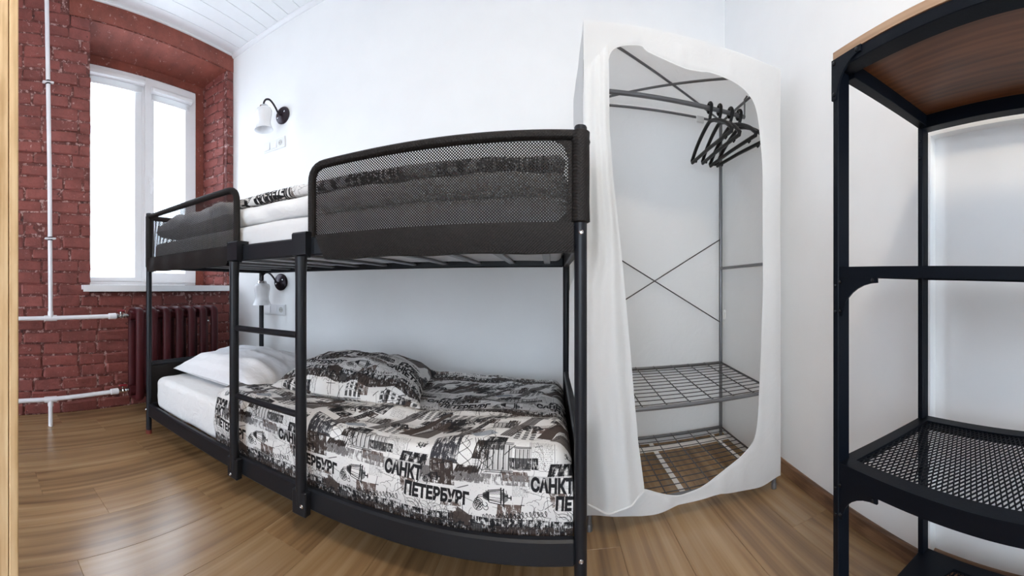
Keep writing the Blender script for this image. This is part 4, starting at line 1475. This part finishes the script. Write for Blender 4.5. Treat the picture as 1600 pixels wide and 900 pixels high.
sheet('cover_back', lambda a, b: (WX0 + (WX1 - WX0) * a, WY1 + 0.004 + crease(a * 0.8, b * 1.8, 2.0, 0.006), 0.055 + (WH - 0.055) * b), 26, 50, 0)
sheet('cover_side', lambda a, b: (WX1 + 0.003 + crease(a * 0.6, b * 1.8, 6.0, 0.006) + 0.010 * sin(pi * a) * sin(pi * b), WY0 + (WY1 - WY0) * a, 0.055 + 0.012 * sin(7 * a) + (WH - 0.055) * b), 20, 50, 0)
sheet('cover_side', lambda a, b: (max(WX0 - 0.009, WX0 - 0.004 - crease(a * 0.6, b * 1.8, 11.0, 0.004)), WY0 + (WY1 - WY0) * a, 0.055 + (WH - 0.055) * b), 20, 50, 0)
sheet('cover_roof', lambda a, b: (WX0 + (WX1 - WX0) * a, WY0 + (WY1 - WY0) * b, WH - 0.004 - 0.007 * sin(pi * a) * sin(pi * b)), 14, 10, 0)

# front sheet round the opening
inner = [(.190, 1.45), (.198, 1.600), (.205, 1.680), (.236, 1.717), (.318, 1.732), (.345, 1.715), (.420, 1.694), (.489, 1.680), (.545, 1.682), (.600, 1.690), (.692, 1.679), (.766, 1.645), (.805, 1.580),
         (.828, 1.420), (.834, 1.262), (.833, .863), (.818, .466), (.800, .270), (.750, .200), (.650, .148), (.568, .108), (.510, .096), (.451, .094), (.353, .130), (.250, .190), (.205, .40), (.190, .90)]


def resample(P, n):
    P = [Vector((p[0], p[1], 0)) for p in P]
    L = [0]
    for i in range(len(P)): L.append(L[-1] + (P[(i + 1) % len(P)] - P[i]).length)
    out = []
    for k in range(n):
        t = L[-1] * k / n
        i = max(j for j in range(len(P)) if L[j] <= t + 1e-9)
        f = (t - L[i]) / (L[i + 1] - L[i])
        # Catmull-Rom so that the rim is a soft curve
        p = [P[(i + d) % len(P)] for d in (-1, 0, 1, 2)]
        out.append(0.5 * ((2 * p[1]) + (p[2] - p[0]) * f + (2 * p[0] - 5 * p[1] + 4 * p[2] - p[3]) * f * f + (3 * p[1] - p[0] - 3 * p[2] + p[3]) * f ** 3))
    return out


NR = 300
IN = resample(inner, NR)
cx, cz = 0.519, 0.92


def outer_pt(p):
    x0, x1, z0, z1 = WX0 - 0.004, WX1 + 0.004, 0.055, WH
    d = (p.x - cx, p.y - cz)
    t = min((((x1 if d[0] > 0 else x0) - cx) / d[0]) if abs(d[0]) > 1e-6 else 9e9, (((z1 if d[1] > 0 else z0) - cz) / d[1]) if abs(d[1]) > 1e-6 else 9e9)
    return (cx + d[0] * t, cz + d[1] * t)


OUT = [outer_pt(p) for p in IN]
for corner in ((WX0 - 0.004, WH), (WX1 + 0.004, WH), (WX1 + 0.004, 0.055), (WX0 - 0.004, 0.055)):
    i = min(range(NR), key=lambda k: hypot(OUT[k][0] - corner[0], OUT[k][1] - corner[1]))
    OUT[i] = corner
vs, fs = [], []
K = 13
for i in range(NR):
    for k in range(K):
        t = k / (K - 1)
        x = IN[i].x + (OUT[i][0] - IN[i].x) * t; z_ = IN[i].y + (OUT[i][1] - IN[i].y) * t
        y = WY0 - 0.002 + crease(x, z_, 15.0, 0.010) * (0.35 + 0.65 * sin(pi * t))
        if z_ > 1.60: y -= sum(0.007 * math.exp(-((x - q - 0.05 * (1.8 - z_)) / 0.012) ** 2) for q in (0.300, 0.470, 0.672)) * sin(pi * min(1, t * 1.2 + 0.1))
        if z_ < 0.30: y -= sum(0.008 * math.exp(-((x - q + 0.25 * (z_ - 0.1)) / 0.016) ** 2) for q in (0.42, 0.64, 0.73)) * sin(pi * t)
        if k == 0: y += 0.004
        if z_ < 0.10 and k == K - 1:
            z_ += 0.012 * sin(x * 14) + 0.010 * nz(x, 1.0, 3.0, 9)
        vs.append((x, y, z_))
for i in range(NR):
    i2 = (i + 1) % NR
    for k in range(K - 1):
        fs.append((i * K + k, i2 * K + k, i2 * K + k + 1, i * K + k + 1))
m = MB(); m.add(vs, fs)
fo = m.build('cover_front', M['fabric'], wd, smooth=80, fix=False)
MB().tube([(p.x, WY0 - 0.001 + crease(p.x, p.y, 15.0, 0.010) * 0.35, p.y) for p in IN], 0.0022, 6, closed=True).build('zip_edge', M['fabric'], fo)

# the unzipped door, gathered and hanging at the left of the opening
right = [(1.690, .200), (1.653, .203), (1.427, .206), (1.247, .219), (1.089, .237), (.908, .256), (.611, .282), (.312, .308), (.150, .330)]
left = [(1.690, .120), (1.60, .114), (1.50, .112), (1.05, .112), (0.955, .104), (0.86, .064), (0.56, .062), (0.45, .092), (0.40, .100), (0.3, .104), (.110, .128)]


def interp(tab, z):
    tab = sorted(tab)
    if z <= tab[0][0]: return tab[0][1]
    for (a, b), (c, d) in zip(tab, tab[1:]):
        if z <= c: return b + (d - b) * (z - a) / (c - a)
    return tab[-1][1]


def flap(a, b):
    # a across left..right, b from the top down
    hem = 0.112 - 0.016 * sin(pi * min(1, a * 1.5)) + 0.045 * max(0, a - 0.72) ** 1.2 * 2.6
    z = 1.715 + (hem - 1.715) * b - 0.10 * (1 - a) * (1 - b) ** 3
    xl, xr = interp(left, z), interp(right, z)
    x = xl + (xr - xl) * a
    op = min(1, 0.25 + 1.3 * b)
    y = WY0 - 0.012 - 0.040 * op * sin(pi * a) ** 0.8 - 0.012 * op * sin(5.5 * pi * a + 2.2 * b) * (1 - 0.6 * b) + crease(x * 1.2, z * 0.8, 21.0, 0.010) * sin(pi * a)
    return (x, y, z)


m = MB(); m.grid(30, 80, flap)
m.grid(30, 80, lambda a, b: (lambda p: (p[0] + 0.002, p[1] + 0.012 + 0.02 * sin(pi * a), p[2] + 0.004))(flap(a, b)))
fp = m.build('door_flap', M['fabric'], wd, smooth=80, fix=False)
hm = MB(); hm.tube([(lambda p: (p[0], p[1] - 0.002, p[2] + 0.004))(flap(k / 24, 1.0)) for k in range(25)], 0.0035, 8)
hm.build('flap_hem', M['fabric'], fp)

# --- clothes hangers on the rail


def hanger(x, yc, rot, label, first=None):
    t = empty('clothes_hanger', (x, yc, 1.7), label, 'hanger', 'black hangers on the wardrobe rail')
    z0 = 1.700
    if first is None:
        hk = []
        for k in range(15):
            a = math.radians(-60 + 250 * k / 14)
            hk.append((x, yc - 0.000 + 0.0205 * cos(a), z0 + 0.0000 + 0.0205 * sin(a)))
        hk = hk[::-1][::-1]
        pts = hk[::-1]
        tail = [(x, yc + 0.012, z0 - 0.016)]
        path = hk + [(x, yc - 0.016, z0 - 0.022), (x, yc - 0.004, z0 - 0.042), (x, yc, z0 - 0.066)]
        MB().tube(path, 0.0076, 10).build('hook', M['hanger'], t)
        body = MB()
        up = []
        for k in range(21):
            u = -1 + 2 * k / 20
            up.append((x, yc + 0.205 * u, z0 - 0.064 - 0.092 * abs(u) ** 1.35 - 0.012 * abs(u) ** 6))
        body.tube(up, 0.0088, 10)
        lo = [(x, yc - 0.205, z0 - 0.168), (x, yc - 0.219, z0 - 0.178), (x, yc - 0.212, z0 - 0.190), (x, yc - 0.195, z0 - 0.189), (x, yc, z0 - 0.186), (x, yc + 0.195, z0 - 0.189), (x, yc + 0.212, z0 - 0.190), (x, yc + 0.219, z0 - 0.178), (x, yc + 0.205, z0 - 0.168)]
        body.tube(lo, 0.0086, 10)
        body.build('shoulders', M['hanger'], t)
        for s_ in (-1, 1):
            MB().tube([(x, yc + s_ * 0.17, z0 - 0.186), (x, yc + s_ * 0.172, z0 - 0.200), (x, yc + s_ * 0.160, z0 - 0.203), (x, yc + s_ * 0.154, z0 - 0.196)], 0.0035, 8).build('strap_hook', M['hanger'], t)
    else:
        for ch in list(first.children):
            c = ch.copy(); COL.objects.link(c); c.parent = t
    t.rotation_euler = (rot[0], 0, rot[1])
    return t


h0 = hanger(0.716, YH + 0.004, (0.0, 0.00), 'black plastic clothes hanger furthest left on the wardrobe rail')
hanger(0.765, YH + 0.002, (0.03, -0.05), 'second black clothes hanger from the left on the wardrobe rail', h0)
hanger(0.824, YH + 0.004, (-0.02, 0.03), 'third black clothes hanger from the left on the wardrobe rail', h0)
hanger(0.872, YH + 0.004, (0.02, 0.05), 'black clothes hanger furthest right, nearest the wardrobe side', h0)

# =================================================================== BLACK METAL SHELF UNIT
SX, SY, SD, SW, SH = 0.5253, 0.544, 0.350, 1.0, 1.328
sh = empty('shelf_unit', (SX + SD / 2, SY - SW / 2, 0), 'black metal shelf unit with a wooden top and mesh shelves by the right wall', 'shelf')
xb = SX + SD
for (fx0, fx1) in ((SX, SX + 0.033), (xb - 0.030, xb)):
    for (fy0, fy1) in ((SY - 0.016, SY), (SY - SW, SY - SW + 0.016)):
        MB().box(fx0, fx1, fy0, fy1, 0.0, SH, 0.0015).build('upright', M['black_metal'], sh, smooth=0)


def level(zt, hgt, name, drop=0.0, sag=0.0):
    """Angle-iron frame of one level: front, back and side rails. drop: how much lower the far end hangs."""
    def bar(x0, x1, y0, y1, z0, z1, nm):
        m = MB()
        za = lambda y: -drop * (SY - y) / 0.39 if drop else 0
        vs = [(x, y, z + za(y)) for x in (x0, x1) for y in (y0, y1) for z in (z0, z1)]
        m.add(vs, [(0, 1, 3, 2), (4, 6, 7, 5), (0, 4, 5, 1), (2, 3, 7, 6), (0, 2, 6, 4), (1, 5, 7, 3)])
        return m.build(nm, M['black_metal'], sh, smooth=0)
    ya, yb_ = SY - 0.016, SY - SW + 0.016
    bar(SX + 0.002, SX + 0.006, yb_, ya, zt - hgt, zt, 'front_rail')
    bar(SX + 0.006, SX + 0.034, yb_, ya, zt - 0.004, zt, 'front_flange')
    bar(xb - 0.006, xb - 0.002, yb_, ya, zt - hgt, zt, 'back_rail')
    bar(xb - 0.034, xb - 0.006, yb_, ya, zt - 0.004, zt, 'back_flange')
    for y0, y1, q in ((SY - 0.006, SY - 0.002, -1), (SY - SW + 0.002, SY - SW + 0.006, 1)):
        bar(SX + 0.033, xb - 0.030, y0, y1, zt - hgt, zt, 'side_rail')
        bar(SX + 0.033, xb - 0.030, (y0 - 0.028) if q < 0 else y1, y0 if q < 0 else (y1 + 0.028), zt - 0.004, zt, 'side_flange')


# top: rails hold a wooden board
def rail3(x0, x1, y0, y1, z0, z1, nm, c=0.001):
    return MB().box(x0, x1, y0, y1, z0, z1, c).build(nm, M['black_metal'], sh, smooth=0)


rail3(SX + 0.001, SX + 0.034, SY - SW + 0.016, SY - 0.016, SH - 0.022, SH, 'front_rail')
rail3(xb - 0.032, xb - 0.001, SY - SW + 0.016, SY - 0.016, SH - 0.034, SH, 'back_rail')
rail3(SX + 0.034, xb - 0.030, SY - 0.030, SY - 0.002, SH - 0.030, SH, 'side_rail')
rail3(SX + 0.034, xb - 0.030, SY - SW + 0.002, SY - SW + 0.030, SH - 0.030, SH, 'side_rail')
wt = MB().box(SX + 0.001, xb - 0.001, SY - SW + 0.001, SY - 0.001, SH, SH + 0.018, 0.002).build('wooden_top', M['shelf_wood'], sh, smooth=0)
MB().box(SX - 0.0004, SX + 0.0012, SY - SW + 0.001, SY - 0.001, SH + 0.0008, SH + 0.0172).build('edge_band', M['edge_wood'], wt, smooth=0, label='paler edge band')
level(0.906, 0.021, 'mid', drop=0.011)
level(0.508, 0.036, 'mesh')
level(0.140, 0.032, 'low')


def expanded(zm, x0, x1, y0, y1, drop=0.0):
    """Expanded metal: diamond strands as flat bars; one part because the strands are a single stamped sheet."""
    vs, fs = [], []
    py, px = 0.0115, 0.0250
    ny = int((y1 - y0) / py); nx = int((x1 - x0) / (px / 2))
    w = 0.0015
    def strand(a, b):
        a = Vector(a); b = Vector(b)
        d = (b - a); n = Vector((-d.y, d.x, 0)).normalized() * w
        i = len(vs)
        for p in (a, b):
            for q in (-1, 1):
                for h in (-0.0009, 0.0009):
                    za = -drop * (SY - p.y) / 0.39
                    vs.append((p.x + n.x * q, p.y + n.y * q, p.z + h + za))
        fs.extend([(i, i + 4, i + 5, i + 1), (i + 2, i + 3, i + 7, i + 6), (i + 1, i + 5, i + 7, i + 3), (i, i + 2, i + 6, i + 4)])
    for i in range(nx):
        for j in range(ny + 1):
            ya = y0 + j * py + (py / 2 if i % 2 else 0)
            xa = x0 + i * px / 2
            for s_ in (-1, 1):
                yb_ = ya + s_ * py / 2
                if y0 <= yb_ <= y1 and ya <= y1 and xa + px / 2 <= x1 + 1e-6:
                    strand((xa, ya, zm), (xa + px / 2, yb_, zm))
    m = MB(); m.add(vs, fs)
    return m.build('mesh_panel', M['black_metal'], sh, smooth=0, kind='stuff', fix=False)


for zm, dr in ((0.503, 0), (0.901, 0.011), (0.135, 0)):
    expanded(zm, SX + 0.030, xb - 0.030, SY - SW + 0.03, SY - 0.030, dr)


# corner gussets with rivets
def gusset(y, z, dy, dz, w, h, x=SX):
    """Corner plate in the front plane with a concave free edge."""
    pts = [(0, 0), (w, 0), (w, 0.012)]
    rr_ = min(w, h) - 0.014
    for k in range(9):
        a = pi / 2 * k / 8
        pts.append((w - (w - 0.014) * sin(a), h - (h - 0.012) * cos(a)))
    pts += [(0.014, h), (0, h)]
    seen, P = set(), []
    for p in pts:
        q = (round(p[0], 4), round(p[1], 4))
        if q not in seen: seen.add(q); P.append(p)
    m = MB()
    # fan the concave plate from its corner
    vs = [(x - 0.003, y + dy * a, z + dz * b) for a, b in P] + [(x + 0.0015, y + dy * a, z + dz * b) for a, b in P]
    n = len(P)
    fs = [(0, k, k + 1) for k in range(1, n - 1)] + [(n, n + k + 1, n + k) for k in range(1, n - 1)] + [(k, (k + 1) % n, n + (k + 1) % n, n + k) for k in range(n)]
    m.add(vs, fs)
    g_ = m.build('corner_gusset', M['black_metal'], sh, smooth=0)
    for a, b in ((0.008, 0.009), (w - 0.010, 0.007), (0.008, h - 0.010)):
        MB().lathe([(0.0045, 0), (0.004, 0.002), (0.0018, 0.0034), (0, 0.0036)], (x - 0.003, y + dy * a, z + dz * b), (-1, 0, 0), 12).build('rivet', M['rivet'], g_)


gusset(SY + 0.001, SH + 0.000, -1, -1, 0.080, 0.082)
gusset(SY - SW, SH, 1, -1, 0.080, 0.082)
for zz, h in ((0.884, 0.078), (0.472, 0.078)):
    gusset(SY - 0.010, zz, -1, -1, 0.104, h, SX + 0.006)
    gusset(SY - SW + 0.010, zz, 1, -1, 0.104, h, SX + 0.006)
for zz in (1.262, 1.215):
    MB().lathe([(0.004, 0), (0.0035, 0.002), (0, 0.003)], (xb - 0.030, SY - 0.008, zz), (-1, 0, 0), 12).build('rivet', M['rivet'], sh)
for zz in (0.868, 0.815, 0.455, 0.402):
    MB().lathe([(0.0035, 0), (0.003, 0.002), (0, 0.003)], (SX, SY - 0.008, zz), (-1, 0, 0), 12).build('rivet', M['rivet'], sh)
# pressed corner plate at the back of the lowest level
cp = MB()
cp.prism([(xb - 0.034, SY - 0.016, 0.1405), (SX + 0.14, SY - 0.018, 0.1405), (SX + 0.20, SY - 0.075, 0.1405), (xb - 0.034, SY - 0.115, 0.1405)], (0, 0, 0.002))
cp.build('corner_plate', M['black_metal'], sh, smooth=0)

# =================================================================== OAK CABINET at the left edge
cb = empty('oak_cabinet', (-0.81, -0.06, 0), 'pale oak cabinet standing at the far left edge of the room', 'cabinet')
cxr, cyf = -0.690, 0.0850
CW, CY = 0.24, -0.20                                   # narrow cabinet: width and back
MB().box(cxr - 0.018, cxr, CY, cyf - 0.0195, 0.0, 2.20, 0.001).build('side_panel', M['oak'], cb, smooth=0)
MB().box(cxr - CW, cxr - CW + 0.018, CY, cyf - 0.0195, 0.0, 2.20, 0.001).build('side_panel', M['oak'], cb, smooth=0)
MB().box(cxr - CW + 0.018, cxr - 0.018, CY, cyf - 0.0195, 2.182, 2.20, 0.001).build('top_panel', M['oak'], cb, smooth=0)
MB().box(cxr - CW + 0.018, cxr - 0.018, CY, cyf - 0.0195, 0.06, 0.078, 0.001).build('bottom_panel', M['oak'], cb, smooth=0)
MB().box(cxr - CW + 0.018, cxr - 0.018, CY, CY + 0.006, 0.078, 2.182).build('back_panel', M['oak'], cb, smooth=0)
d_ = MB().box(cxr - CW + 0.002, cxr + 0.0005, cyf - 0.0180, cyf, 0.03, 2.198, 0.002).build('door', M['oak'], cb, smooth=0)

# =================================================================== FILL LAMP (added on the ceiling out of view, brightens the room)
lampx, lampy = 0.15, -0.25
cl = empty('fill_lamp', (lampx, lampy, ZC), 'round white fill lamp added on the panelled ceiling out of view', 'lamp')
MB().lathe([(0.19, 0.0), (0.20, -0.012), (0.20, -0.04), (0.185, -0.05), (0.0, -0.05)], (lampx, lampy, ZC), (0, 0, 1), 40).build('housing', M['plastic'], cl)
MB().lathe([(0.185, -0.0505), (0.18, -0.06), (0.12, -0.078), (0.0, -0.085)], (lampx, lampy, ZC), (0, 0, 1), 40).build('diffuser', M['diffuser'], cl)
ld = bpy.data.lights.new('fill_lamp_light', 'AREA')
ld.shape = 'DISK'; ld.size = 0.36; ld.energy = FILL_LAMP_POWER; ld.color = (1.0, 0.87, 0.70); ld.spread = pi
lo = bpy.data.objects.new('fill_lamp_light', ld)
lo.location = (0, 0, -0.09)
lo.parent = cl
COL.objects.link(lo)
